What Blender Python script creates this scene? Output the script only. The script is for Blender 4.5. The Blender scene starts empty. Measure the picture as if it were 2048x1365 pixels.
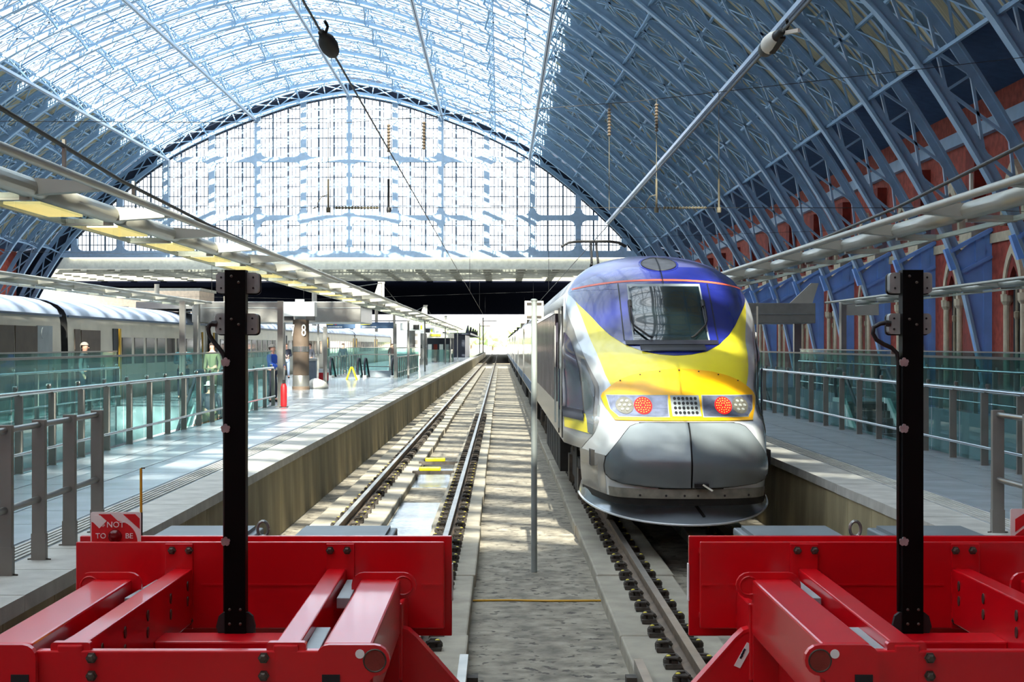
import bpy, bmesh, math, random
from mathutils import Vector, Matrix
random.seed(7)
scn = bpy.context.scene
col = scn.collection

# ---------------------------------------------------------------- camera, sky, sun, exposure
F = 3150.0                  # focal length in pixels of the 2048 frame
CZ = 1.70                   # eye height above the platforms (platform top is z = 0)
RZ = -0.75                  # top of the rails
cam_d = bpy.data.cameras.new('camera'); cam = bpy.data.objects.new('camera', cam_d); col.objects.link(cam)
cam.location = (0, 0, CZ); cam.rotation_euler = (math.radians(90), 0, 0)
cam_d.sensor_width = 36; cam_d.lens = F / 2048 * 36
cam_d.shift_x = (1024 - 1001) / 2048; cam_d.shift_y = (689 - 682.5) / 2048
cam_d.clip_end = 3000
scn.camera = cam
world = bpy.data.worlds.new('sky'); scn.world = world; world.use_nodes = True
bg = world.node_tree.nodes['Background']; bg.inputs[0].default_value = (0.90, 0.955, 1.0, 1); bg.inputs[1].default_value = 1.75
sun_d = bpy.data.lights.new('sun', 'SUN'); sun_d.energy = 12.5; sun_d.angle = 0.009; sun_d.color = (1.0, 0.91, 0.74)
sun = bpy.data.objects.new('sun', sun_d); col.objects.link(sun)
SUN_EL = math.radians(35)
sdir = Vector((0.0, math.cos(SUN_EL), -math.sin(SUN_EL)))
sun.rotation_euler = sdir.to_track_quat('-Z', 'Y').to_euler(); sun.location = (0, -60, 80)
vs = scn.view_settings
vs.view_transform = 'Standard'; vs.look = 'None'; vs.gamma = 1.0; vs.use_curve_mapping = False
vs.exposure = 1.6
scn.cycles.use_denoising = True
scn.cycles.max_bounces = 8; scn.cycles.diffuse_bounces = 4; scn.cycles.glossy_bounces = 3
scn.cycles.transparent_max_bounces = 24; scn.cycles.transmission_bounces = 4
scn.cycles.sample_clamp_indirect = 6.0

# ---------------------------------------------------------------- materials
def lin(c):
    out = []
    for v in c:
        v = v / 255
        out.append(v / 12.92 if v <= .04045 else ((v + .055) / 1.055) ** 2.4)
    return out
MATS = {}
def M(name, rgb, rough=.5, metal=0.0, var=.12, scale=2.5, bump=0.0, bscale=40, coat=0.0, stretch=None, spec=.5):
    m = bpy.data.materials.new(name); m.use_nodes = True
    nt = m.node_tree; b = nt.nodes['Principled BSDF']
    c = lin(rgb)
    tc = nt.nodes.new('ShaderNodeTexCoord')
    src = tc.outputs['Object']
    if stretch:
        mp = nt.nodes.new('ShaderNodeMapping'); mp.inputs['Scale'].default_value = stretch
        nt.links.new(src, mp.inputs[0]); src = mp.outputs[0]
    n = nt.nodes.new('ShaderNodeTexNoise'); n.inputs['Scale'].default_value = scale; n.inputs['Detail'].default_value = 5
    nt.links.new(src, n.inputs['Vector'])
    r = nt.nodes.new('ShaderNodeValToRGB')
    r.color_ramp.elements[0].position = .32; r.color_ramp.elements[1].position = .68
    r.color_ramp.elements[0].color = [max(0, v * (1 - var)) for v in c] + [1]
    r.color_ramp.elements[1].color = [min(1, v * (1 + var)) for v in c] + [1]
    nt.links.new(n.outputs[0], r.inputs[0]); nt.links.new(r.outputs[0], b.inputs['Base Color'])
    b.inputs['Roughness'].default_value = rough; b.inputs['Specular IOR Level'].default_value = spec; b.inputs['Metallic'].default_value = metal
    if coat: b.inputs['Coat Weight'].default_value = coat; b.inputs['Coat Roughness'].default_value = .08
    if bump:
        n2 = nt.nodes.new('ShaderNodeTexNoise'); n2.inputs['Scale'].default_value = bscale; n2.inputs['Detail'].default_value = 6
        nt.links.new(src, n2.inputs['Vector'])
        bp = nt.nodes.new('ShaderNodeBump'); bp.inputs['Strength'].default_value = bump; bp.inputs['Distance'].default_value = .02
        nt.links.new(n2.outputs[0], bp.inputs['Height']); nt.links.new(bp.outputs[0], b.inputs['Normal'])
    MATS[name] = m
    return m
def EM(name, rgb, strength):
    m = bpy.data.materials.new(name); m.use_nodes = True
    b = m.node_tree.nodes['Principled BSDF']; c = lin(rgb)
    b.inputs['Base Color'].default_value = c + [1]; b.inputs['Emission Color'].default_value = c + [1]
    b.inputs['Emission Strength'].default_value = strength
    MATS[name] = m
def GLASS(name, tint, gloss=.12, milky=.0, milk=(1, 1, 1), rough=.02, noise=0.0):
    m = bpy.data.materials.new(name); m.use_nodes = True
    nt = m.node_tree; nt.nodes.remove(nt.nodes['Principled BSDF']); out = nt.nodes['Material Output']
    t = nt.nodes.new('ShaderNodeBsdfTransparent'); t.inputs[0].default_value = list(tint) + [1]
    g = nt.nodes.new('ShaderNodeBsdfGlossy'); g.inputs['Roughness'].default_value = rough
    mx = nt.nodes.new('ShaderNodeMixShader'); mx.inputs[0].default_value = gloss
    nt.links.new(t.outputs[0], mx.inputs[1]); nt.links.new(g.outputs[0], mx.inputs[2])
    last = mx
    if milky:
        tr = nt.nodes.new('ShaderNodeBsdfTranslucent'); tr.inputs[0].default_value = list(milk) + [1]
        m2 = nt.nodes.new('ShaderNodeMixShader'); m2.inputs[0].default_value = milky
        nt.links.new(last.outputs[0], m2.inputs[1]); nt.links.new(tr.outputs[0], m2.inputs[2])
        if noise:
            tc = nt.nodes.new('ShaderNodeTexCoord'); n = nt.nodes.new('ShaderNodeTexNoise'); n.inputs['Scale'].default_value = .8
            mr = nt.nodes.new('ShaderNodeMapRange'); mr.inputs['To Min'].default_value = milky - noise; mr.inputs['To Max'].default_value = milky + noise
            nt.links.new(tc.outputs['Object'], n.inputs['Vector']); nt.links.new(n.outputs[0], mr.inputs[0]); nt.links.new(mr.outputs[0], m2.inputs[0])
        last = m2
    nt.links.new(last.outputs[0], out.inputs[0])
    MATS[name] = m
M('ironblue', (136, 167, 194), .5, 0, .1, 1.2)
M('ironplate', (122, 170, 238), .5, 0, .08, 1.2)
M('ironpale', (156, 172, 188), .5, 0, .08, 1.2)
M('silverbar', (176, 188, 204), .35, .3, .05, 1)
M('timber', (190, 180, 150), .7, 0, .25, 1.5, stretch=(.3, 6, .3), spec=.1)
M('gutter', (116, 126, 138), .6, 0, .1)
M('slate', (34, 42, 56), .7, spec=.1)
M('eavesshade', (62, 84, 112), .8, spec=.1)  # darker than the boards: shade above the wall put into the colour
M('damper', (118, 126, 130), .5, .2)
GLASS('roofglass', (.80, .86, .91), .06, .12, (.95, .97, 1), .1, .04)
GLASS('screenglass', (.92, .96, 1), .06, .10, (.95, .97, 1))
GLASS('tealglass', (.66, .86, .84), .13, .06, (.65, .85, .83), .02)
GLASS('clearglass', (.9, .95, .93), .15)
M('screenframe', (160, 184, 206), .5, 0, .08)
M('mullion', (70, 88, 106), .5)
M('brick', (160, 70, 54), .8, 0, .3, 3, .3, 30)
M('brickdark', (130, 44, 32), .8, 0, .25, 3, .3, 30)
M('stone', (200, 188, 160), .8, 0, .15, 3)
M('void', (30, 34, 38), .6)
M('deck', (158, 168, 176), .2, 0, .1, .8, coat=.25)
M('slab', (156, 164, 170), .25, 0, .14, 1.6)
M('coping', (182, 180, 172), .6, 0, .2, 3, .15, 60)
M('facepanel', (152, 140, 108), .75, 0, .3, 1.6, .15, 30, stretch=(1, 1, .35))
M('concrete', (178, 172, 158), .85, 0, .22, 2.2, .25, 30)
M('bed', (134, 127, 113), .9, 0, .4, 5, .5, 22)
def speckle(name, dark, scale, thr):
    nt = MATS[name].node_tree; b = nt.nodes['Principled BSDF']; src = b.inputs['Base Color'].links[0].from_socket
    tc = nt.nodes.new('ShaderNodeTexCoord'); n = nt.nodes.new('ShaderNodeTexNoise'); n.inputs['Scale'].default_value = scale; n.inputs['Detail'].default_value = 3
    mr = nt.nodes.new('ShaderNodeMapRange'); mr.inputs['From Min'].default_value = thr; mr.inputs['From Max'].default_value = thr+.05
    mx = nt.nodes.new('ShaderNodeMix'); mx.data_type = 'RGBA'; mx.inputs[7].default_value = lin(dark) + [1]
    nt.links.new(tc.outputs['Object'], n.inputs['Vector']); nt.links.new(n.outputs[0], mr.inputs[0]); nt.links.new(mr.outputs[0], mx.inputs[0])
    nt.links.new(src, mx.inputs[6]); nt.links.new(mx.outputs[2], b.inputs['Base Color'])
speckle('bed', (78, 72, 64), 9, .6)
M('plinth', (154, 147, 132), .85, 0, .2, 2.5, .25, 40)
M('wet', (104, 116, 126), .12, 0, .6, 4, .25, 14)
M('rail', (168, 160, 150), .35, .7, .15, 4)
M('railrust', (108, 92, 76), .7, .2, .3, 5)
M('castiron', (74, 68, 62), .75, .2, .35, 9)
M('yellowcap', (226, 205, 50), .5)
M('red', (206, 3, 21), .3, 0, .05, 2, coat=.35)
M('black', (3, 4, 5), .5, 0, .2, 3, spec=.12)
M('blackmatt', (22, 22, 24), .7)
M('bolt', (84, 78, 70), .45, .6, .2, 20)
M('steel', (150, 150, 146), .32, .75, .08, 3)
M('chrome', (205, 208, 210), .16, .95, .03)
M('greyplate', (150, 158, 160), .5, .2)
M('lampgrey', (148, 152, 148), .5, .1, .15, 12)
M('postgrey', (136, 134, 128), .5, .25, .1)
M('white', (236, 236, 232), .5, 0, .04)
M('cream', (226, 222, 208), .5, 0, .05)
M('polegrey', (150, 158, 156), .45, .3)
M('cable', (26, 25, 24), .5)
M('clip', (176, 180, 182), .3, .8, .2, 30)
M('yellowrod', (206, 158, 30), .5)
M('signred', (206, 28, 36), .5, 0, .04)
M('lampred', (110, 6, 14), .2, 0, .2, 12, coat=.5)
M('trainwhite', (214, 219, 222), .22, .15, .05, 2, coat=.4)
M('trainside', (176, 176, 174), .2, .45, .12, 1.2, coat=.35)
M('trainblue', (28, 36, 114), .22, 0, .1, 1.6, coat=.5)
M('trainbluedirty', (70, 74, 120), .35, 0, .22, 2.5, coat=.2)
M('trainyellow', (236, 220, 44), .3, 0, .04, 2, coat=.35)
M('trainorange', (250, 186, 8), .3, 0, .03, 2, coat=.3)
M('stripe', (226, 98, 70), .4)
M('covergrey', (116, 124, 128), .2, .2, .08, 2, coat=.4)
M('chin', (128, 124, 112), .5, 0, .3, 6)
M('hatchgrey', (52, 56, 64), .7, 0, .2, 8, spec=.1)
M('windscreen', (18, 30, 32), .03, 0, .3, 3, coat=1.0)
M('plough', (150, 160, 168), .2, .35, .08, 1.5, coat=.4)
M('seam', (14, 14, 16), .6)
M('darkunder', (26, 25, 24), .8, 0, .4, 6)
M('rubber', (30, 28, 40), .5)
M('purple', (74, 70, 96), .18, .1, .15, 2, coat=.5)
M('vent', (54, 50, 62), .35, .3)
M('roofgrey', (150, 152, 156), .5, .1, .2, 1.4)
M('coachside', (186, 180, 172), .16, .45, .08, .8, coat=.4)
M('coachwin', (52, 46, 44), .08, .2, .2, .6, coat=.5)
M('hstsilver', (196, 190, 172), .35, .35, .1, 1)
M('hstroof', (178, 190, 212), .5, .1, .08, 1)
M('hstvent', (92, 78, 66), .6, .1, .12, 3)
M('hstwin', (58, 58, 56), .08, .1, .3, 2, coat=.4)
M('gantry', (170, 168, 156), .4, .35, .06)
M('gantryfin', (176, 174, 162), .5, .1, .05)
EM('lampyellow', (250, 226, 150), .25)
EM('ledred', (230, 24, 24), .25)
EM('ledhot', (255, 130, 50), 1.0)
M('lens', (110, 108, 98), .2, .3, .2, 30, coat=.5)
M('lampglass', (110, 116, 138), .12, .4, .35, 8, coat=.8)
M('signblue', (66, 92, 122), .4)
M('yellow', (244, 226, 10), .45)
M('binblue', (150, 162, 178), .45)
M('bagwhite', (220, 216, 206), .6, 0, .12, 14, .4, 30)
M('skin', (222, 164, 140), .6, 0, .06)
M('hairdark', (52, 38, 30), .8); M('hairgrey', (150, 142, 132), .8)
M('navy', (34, 38, 54), .8); M('jean', (110, 124, 146), .8); M('blue', (36, 84, 190), .7); M('khaki', (120, 116, 84), .8)
M('hivis', (206, 226, 40), .7); M('coatgrey', (120, 118, 124), .8); M('tealcoat', (60, 110, 120), .8); M('hatwhite', (226, 222, 212), .7)
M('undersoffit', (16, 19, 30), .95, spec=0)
M('fascia', (214, 212, 198), .5)
EM('striplight', (255, 246, 214), 1.2)
M('louvre', (120, 120, 110), .8, spec=.1)
M('grass', (150, 170, 130), .9, 0, .3, .2)
M('leaf', (128, 158, 100), .8, 0, .3, 1)  # pale green, with the haze over the distance put into the colour
M('bark', (110, 96, 80), .9)
M('farpole', (180, 180, 176), .6)
M('facade', (224, 210, 196), .8)
M('kioskdark', (28, 34, 50), .5)
M('porcelain', (96, 84, 70), .3)
M('copper', (104, 98, 82), .6, .2)
M('wire', (30, 30, 32), .5)

# ---------------------------------------------------------------- mesh helpers
ORG = {}
def tag(o, label=None, cat=None, group=None, kind=None):
    if label: o['label'] = label
    if cat: o['category'] = cat
    if group: o['group'] = group
    if kind: o['kind'] = kind
    return o
def thing(name, loc, label, cat, group=None, kind=None):
    o = bpy.data.objects.new(name, None); col.objects.link(o); o.location = loc
    o.empty_display_size = .2
    ORG[o.name] = Vector(loc)
    return tag(o, label, cat, group, kind)
def link(name, me, parent=None, org=None):
    o = bpy.data.objects.new(name, me); col.objects.link(o)
    if parent is not None:
        o.parent = parent; ORG[o.name] = ORG[parent.name]
    else:
        ORG[o.name] = Vector(org) if org else Vector((0, 0, 0)); o.location = ORG[o.name]
    return o
def copytree(o, off, parent=None, label=None, group=None):
    c = o.copy(); col.objects.link(c)
    if parent is None:
        c.location = o.location + Vector(off); ORG[c.name] = ORG[o.name] + Vector(off)
        if label: c['label'] = label
        if group: c['group'] = group
    else:
        c.parent = parent; ORG[c.name] = ORG[parent.name]
    for ch in o.children: copytree(ch, (0, 0, 0), c)
    return c
class MB:
    def __init__(s): s.v = []; s.f = []
    def box(s, x0, x1, y0, y1, z0, z1):
        n = len(s.v)
        s.v += [(x0, y0, z0), (x1, y0, z0), (x1, y1, z0), (x0, y1, z0), (x0, y0, z1), (x1, y0, z1), (x1, y1, z1), (x0, y1, z1)]
        s.f += [(n, n+3, n+2, n+1), (n+4, n+5, n+6, n+7), (n, n+1, n+5, n+4), (n+1, n+2, n+6, n+5), (n+2, n+3, n+7, n+6), (n+3, n, n+4, n+7)]
        return s
    def bar(s, p, q, w, h=None, up=(0, 0, 1)):
        h = h or w; p = Vector(p); q = Vector(q); d = (q - p).normalized(); u = Vector(up)
        a = d.cross(u)
        if a.length < 1e-4: a = d.cross(Vector((0, 1, 0)))
        a.normalize(); b = a.cross(d).normalized(); a *= w / 2; b *= h / 2; n = len(s.v)
        for c in (p, q):
            s.v += [tuple(c - a - b), tuple(c + a - b), tuple(c + a + b), tuple(c - a + b)]
        s.f += [(n, n+1, n+2, n+3), (n+7, n+6, n+5, n+4)] + [(n+i, n+4+i, n+4+(i+1) % 4, n+(i+1) % 4) for i in range(4)]
        return s
    def tube(s, pts, r, k=8, caps=True):
        pts = [Vector(p) for p in pts]; rs = r if isinstance(r, (list, tuple)) else [r] * len(pts); n = len(s.v)
        prev = None
        for i, p in enumerate(pts):
            d = (pts[min(i+1, len(pts)-1)] - pts[max(i-1, 0)]).normalized()
            if prev is None:
                a = d.cross(Vector((0, 0, 1)))
                if a.length < 1e-3: a = d.cross(Vector((1, 0, 0)))
            else: a = prev - d * prev.dot(d)
            a.normalize(); prev = a; b = d.cross(a)
            for j in range(k):
                t = 2 * math.pi * j / k; s.v.append(tuple(p + (a * math.cos(t) + b * math.sin(t)) * rs[i]))
        for i in range(len(pts) - 1):
            for j in range(k):
                s.f.append((n+i*k+j, n+i*k+(j+1) % k, n+(i+1)*k+(j+1) % k, n+(i+1)*k+j))
        if caps: s.f.append(tuple(n+j for j in range(k))[::-1]); s.f.append(tuple(n+(len(pts)-1)*k+j for j in range(k)))
        return s
    def prism(s, poly, ax, a, b):
        """poly: 2-D outline; ax: axis of extrusion ('x': poly=(y,z); 'y': poly=(x,z); 'z': poly=(x,y))"""
        n = len(s.v); m = len(poly)
        for c in (a, b):
            for (u, w) in poly:
                s.v.append({'x': (c, u, w), 'y': (u, c, w), 'z': (u, w, c)}[ax])
        s.f.append(tuple(range(n, n+m))); s.f.append(tuple(range(n+2*m-1, n+m-1, -1)))
        for i in range(m): s.f.append((n+i, n+m+i, n+m+(i+1) % m, n+(i+1) % m))
        return s
    def grid(s, rows, flip=False):
        n = len(s.v); R = len(rows); C = len(rows[0])
        for r in rows: s.v += [tuple(p) for p in r]
        for i in range(R-1):
            for j in range(C-1):
                f = (n+i*C+j, n+i*C+j+1, n+(i+1)*C+j+1, n+(i+1)*C+j); s.f.append(f[::-1] if flip else f)
        return s
    def lathe(s, prof, c, ax='z', k=16):
        n = len(s.v); c = Vector(c)
        for (r, h) in prof:
            for j in range(k):
                t = 2*math.pi*j/k; a, b = r*math.cos(t), r*math.sin(t)
                s.v.append(tuple(c + Vector({'z': (a, b, h), 'y': (a, h, b), 'x': (h, a, b)}[ax])))
        for i in range(len(prof)-1):
            for j in range(k): s.f.append((n+i*k+j, n+i*k+(j+1) % k, n+(i+1)*k+(j+1) % k, n+(i+1)*k+j))
        s.f.append(tuple(n+j for j in range(k))[::-1]); s.f.append(tuple(n+(len(prof)-1)*k+j for j in range(k)))
        return s
    def mesh(s, name, mat, org=(0, 0, 0), smooth=False):
        me = bpy.data.meshes.new(name); o = Vector(org)
        me.from_pydata([tuple(Vector(v) - o) for v in s.v], [], s.f)
        me.materials.append(MATS[mat])
        bm = bmesh.new(); bm.from_mesh(me)
        bmesh.ops.recalc_face_normals(bm, faces=bm.faces); bm.to_mesh(me); bm.free()
        if smooth:
            me.shade_smooth() if smooth is True else me.set_sharp_from_angle(angle=math.radians(smooth))
            if smooth is not True:
                me.shade_smooth(); me.set_sharp_from_angle(angle=math.radians(smooth))
        me.update()
        return me
    def build(s, name, mat, parent=None, smooth=False, org=None, bevel=0):
        og = ORG[parent.name] if parent is not None else (org or (0, 0, 0))
        me = s.mesh(name, mat, og, smooth)
        if bevel:
            bm = bmesh.new(); bm.from_mesh(me)
            es = [e for e in bm.edges if len(e.link_faces) == 2 and e.calc_face_angle(0) > .6]
            bmesh.ops.bevel(bm, geom=es, offset=bevel, segments=2, affect='EDGES', profile=.5); bm.to_mesh(me); bm.free()
        return link(name, me, parent, org)
def rbox_poly(w, h, r, n=4):
    out = []
    for cx, cy, a0 in ((w/2-r, h/2-r, 0), (-w/2+r, h/2-r, 90), (-w/2+r, -h/2+r, 180), (w/2-r, -h/2+r, 270)):
        for i in range(n+1):
            a = math.radians(a0 + 90*i/n); out.append((cx + r*math.cos(a), cy + r*math.sin(a)))
    return out
def text_mesh(txt, size, ext=.004):
    c = bpy.data.curves.new('lettering', 'FONT'); c.body = txt; c.size = size; c.extrude = ext; c.align_x = 'CENTER'; c.align_y = 'CENTER'
    c.resolution_u = 4
    o = bpy.data.objects.new('lettering', c); col.objects.link(o)
    dg = bpy.context.evaluated_depsgraph_get(); dg.update()
    me = bpy.data.meshes.new_from_object(o.evaluated_get(dg)); bpy.data.objects.remove(o); bpy.data.curves.remove(c)
    return me
def lettering(name, txt, size, pos, mat, parent, sx=1.0, bold=0):
    me = text_mesh(txt, size)
    og = ORG[parent.name]
    for v in me.vertices:
        x, y, z = v.co; v.co = (pos[0] + x*sx - og.x, pos[1] - z - og.y, pos[2] + y - og.z)
    me.materials.clear(); me.materials.append(MATS[mat])
    return link(name, me, parent)
def lerp(a, b, t): return a + (b - a) * t
def interp(tab, x):
    if x <= tab[0][0]: return tab[0][1]
    for (a, fa), (b, fb) in zip(tab, tab[1:]):
        if x <= b: return lerp(fa, fb, (x-a)/(b-a))
    return tab[-1][1]
def sinterp(tab, x):
    """smooth (monotone cubic) interpolation"""
    if x <= tab[0][0]: return tab[0][1]
    if x >= tab[-1][0]: return tab[-1][1]
    n = len(tab); d = [(tab[i+1][1]-tab[i][1])/(tab[i+1][0]-tab[i][0]) for i in range(n-1)]
    for i in range(n-1):
        if x <= tab[i+1][0]: break
    def m(k):
        if k == 0: return d[0]
        if k == n-1: return d[-1]
        return 0 if d[k-1]*d[k] <= 0 else 2*d[k-1]*d[k]/(d[k-1]+d[k])
    h = tab[i+1][0]-tab[i][0]; t = (x-tab[i][0])/h
    return ((2*t**3-3*t*t+1)*tab[i][1] + (t**3-2*t*t+t)*h*m(i) + (-2*t**3+3*t*t)*tab[i+1][1] + (t**3-t*t)*h*m(i+1))

# ================================================================ TRAIN SHED
XC = -17.4                                   # centre line of the shed
RIB0, DR, KA, KB = 49.8, 8.72, -9, 15        # 25 main ribs
YS, YE = RIB0 + DR*KA, RIB0 + DR*KB
PROF = [(0, 28.62), (5.5, 27.65), (10.8, 25.9), (16.1, 23.75), (20.8, 21.25), (25.2, 18.0), (29.7, 13.95), (32.9, 10.3), (36.4, 4.3), (37.7, -.4), (37.95, -1.72)]
def half_arc():
    P = [Vector((-5.5, 27.65))] + [Vector(p) for p in PROF] + [Vector((38.0, -3))]
    P[0] = Vector((-2.5, 28.62))
    out = []
    for i in range(1, len(P)-2):
        for j in range(8):
            t = j/8; a, b, c, d = P[i-1], P[i], P[i+1], P[i+2]
            out.append(.5*((2*b)+(c-a)*t+(2*a-5*b+4*c-d)*t*t+(-a+3*b-3*c+d)*t**3))
    out.append(P[-2]); return out
HA = half_arc()
ARC = [Vector((-p.x, p.y)) for p in HA[:0:-1]] + HA        # left springing to right springing, (w, h)
NRM = []
for i, p in enumerate(ARC):
    d = (ARC[min(i+1, len(ARC)-1)] - ARC[max(i-1, 0)]).normalized(); NRM.append(Vector((-d.y, d.x)))
    if NRM[-1].dot(Vector((p.x, max(p.y, 1)))) < 0: NRM[-1] = -NRM[-1]
SL = [0]
for a, b in zip(ARC, ARC[1:]): SL.append(SL[-1] + (b-a).length)
def at_s(s, off):
    s = max(0, min(SL[-1], s))
    for i in range(len(SL)-1):
        if s <= SL[i+1]: break
    t = (s-SL[i])/(SL[i+1]-SL[i]); p = ARC[i].lerp(ARC[i+1], t); n = NRM[i].lerp(NRM[i+1], t).normalized()
    return p + n*off
def s_of_w(w):
    for i in range(len(ARC)-1):
        if ARC[i].x <= w <= ARC[i+1].x: return lerp(SL[i], SL[i+1], (w-ARC[i].x)/(ARC[i+1].x-ARC[i].x))
def h_of_w(w):
    for i in range(len(ARC)-1):
        if ARC[i].x <= w <= ARC[i+1].x: return lerp(ARC[i].y, ARC[i+1].y, (w-ARC[i].x)/(ARC[i+1].x-ARC[i].x))
    return -2
def W3(p, y): return (XC + p.x, y, CZ + p.y)
def arc_s(step=1.5, s0=None, s1=None):
    s0 = 0 if s0 is None else s0; s1 = SL[-1] if s1 is None else s1; n = max(2, int((s1-s0)/step)); return [lerp(s0, s1, i/n) for i in range(n+1)]
def sweep(mb, ss, o0, o1, y0, y1):
    rows = []
    for s in ss:
        a, b = at_s(s, o0), at_s(s, o1)
        rows.append([W3(a, y0), W3(a, y1), W3(b, y1), W3(b, y0), W3(a, y0)])
    mb.grid(rows)
DEP = 1.8
WW = 38.35
WALL_R, WALL_L = XC + WW, XC - WW
rib_spots = [RIB0 + DR*k for k in range(KA, KB+1)]
PURL = [0, 5.5, 10.8, 16.1, 20.8, 25.2, 29.7, 32.9]
# --- one main rib, then copies
ribL = 'lattice iron arch rib painted blue, spanning the whole train shed'
r0 = thing('roof_rib', (XC, YS, 0), ribL, 'roof rib', 'main arch ribs of the shed roof')
SSs = arc_s(1.3)
mb = MB(); sweep(mb, SSs, 0, .13, YS-.24, YS+.24); mb.build('lower_flange', 'ironblue', r0)
mb = MB(); sweep(mb, SSs, .13, .5, YS-.06, YS+.06); mb.build('lower_web', 'ironblue', r0)
s5 = [s for s in SSs if at_s(s, 0).y > 4.2]
mb = MB(); sweep(mb, s5, DEP-.12, DEP, YS-.2, YS+.2); sweep(mb, s5, DEP-.42, DEP-.12, YS-.05, YS+.05); mb.build('upper_flange', 'ironblue', r0)
mb = MB(); sA, sB = s5[0], s5[-1]; nP = 34
for i in range(nP):
    a, b = lerp(sA, sB, i/nP), lerp(sA, sB, (i+1)/nP)
    for (p, q) in ((at_s(a, .4), at_s(b, DEP-.3)), (at_s(b, .4), at_s(a, DEP-.3))):
        mb.bar(W3(p, YS), W3(q, YS), .11, .14, (0, 1, 0))
    if i % 2 == 0: mb.bar(W3(at_s(a, .1), YS), W3(at_s(a, DEP-.1), YS), .1, .16, (0, 1, 0))
mb.build('lattice', 'ironblue', r0)
for sgn in (-1, 1):
    lo = [p for p in HA if p.y < 3.8]
    poly = [(XC + sgn*p.x, CZ + p.y) for p in lo] + [(XC + sgn*WW, CZ-1.72), (XC + sgn*WW, CZ+4.85), (XC + sgn*37.4, CZ+4.3)]
    pl = MB().prism(poly, 'y', YS-.07, YS+.07).build('bracket_plate', 'ironplate', r0)
    m2 = MB()
    m2.bar((XC+sgn*36.55, YS, CZ+3.95), (XC+sgn*WW, YS, CZ+4.9), .5, .16, (0, 0, 1))
    m2.bar((XC+sgn*36.9, YS, CZ+3.0), (XC+sgn*WW, YS, CZ+3.75), .36, .14, (0, 0, 1))
    m2.bar((XC+sgn*36.8, YS, CZ+3.2), (XC+sgn*36.5, YS, CZ+4.1), .4, .3, (0, 1, 0))
    m2.bar((XC+sgn*37.85, YS, CZ+3.55), (XC+sgn*37.85, YS, CZ+4.5), .4, .3, (0, 1, 0))
    m2.bar((XC+sgn*38.2, YS, CZ-1.7), (XC+sgn*38.2, YS, CZ+4.8), .4, .22, (0, 1, 0))
    m2.build('moulding', 'ironplate', pl)
ORDN = ['', 'first', 'second', 'third', 'fourth', 'fifth', 'sixth', 'seventh', 'eighth', 'ninth', 'tenth', 'eleventh', 'twelfth', 'thirteenth', 'fourteenth', 'fifteenth', 'sixteenth', 'seventeenth', 'eighteenth', 'nineteenth', 'twentieth', 'twenty-first', 'twenty-second', 'twenty-third', 'twenty-fourth', 'twenty-fifth']
r0['label'] = 'blue lattice arch rib, twenty-fifth counted from the far glass screen'
for i, y in enumerate(rib_spots[1:]): copytree(r0, (0, y-YS, 0), label='blue lattice arch rib, %s counted from the far glass screen' % ORDN[24-i])
# --- purlins: trussed, with a lower chord that arches between the ribs
for w in PURL:
    for sg in ((1,) if w == 0 else (-1, 1)):
        s = s_of_w(sg*w); near = 'glazed' if w < 20 else 'timbered'
        if w < 20: lab = 'blue lattice purlin running lengthwise under the glazed middle of the roof'
        elif w < 21: lab = 'blue lattice purlin running where roof glazing meets timber boarding'
        else: lab = 'blue lattice purlin running lengthwise under the timbered side of the roof'
        ix = PURL.index(w); sd = 'brick wall side' if sg > 0 else 'silver train side'
        if w: lab = 'blue lattice purlin %s, %s out from the crown towards the %s' % ('under glazing' if w < 20 else 'at the glazing edge' if w < 21 else 'under boarding', ORDN[ix], 'brick wall' if sg > 0 else 'silver train')
        else: lab = 'blue lattice purlin running lengthwise along the crown of the glazed roof'
        p = thing('roof_purlin', (XC, YS, 0), lab, 'purlin', 'lattice purlins, '+near)
        mb = MB(); br = MB()
        for k in range(KA, KB):
            y0 = RIB0 + DR*k; N = 6; P = []
            for i in range(N+1):
                t = i/N; off = .25 + (DEP-.75)*(1-(2*t-1)**4)*.75
                P.append(W3(at_s(s, off), y0 + DR*t))
            for a, b in zip(P, P[1:]): mb.bar(a, b, .12, .14)
            T = [W3(at_s(s, DEP-.05), y0 + DR*i/N) for i in range(N+1)]
            mb.bar(T[0], T[-1], .12, .16)
            for i in range(N):
                br.bar(P[i], T[i+1], .06, .08); br.bar(P[i+1], T[i], .06, .08)
        mb.build('chord', 'ironblue', p); br.build('bracing', 'ironblue', p)
for w in (0, 10.8, 20.8, 29.7):
    for sg in ((1,) if w == 0 else (-1, 1)):
        q = W3(at_s(s_of_w(sg*w), -.12), 0)
        lab = {0: 'silver maintenance rail running along the crown of the roof', 10.8: 'silver maintenance rail under the roof glazing',
               20.8: 'silver maintenance rail where glazing meets boarding', 29.7: 'silver maintenance rail under roof boarding'}[w]
        if w: lab += ' on the ' + ('brick wall side' if sg > 0 else 'silver train side')
        t = thing('maintenance_rail', (q[0], YS, q[2]), lab, 'rail', 'silver rails under the roof')
        mb = MB(); mb.box(q[0]-.17, q[0]-.03, YS, YE, q[2]-.1, q[2]+.12); mb.box(q[0]+.03, q[0]+.17, YS, YE, q[2]-.1, q[2]+.12); mb.build('channel', 'silverbar', t)
        mb = MB().box(q[0]-.05, q[0]+.05, YS, YE, q[2]-.02, q[2]+.12); mb.build('slot', 'slate', t)
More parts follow.
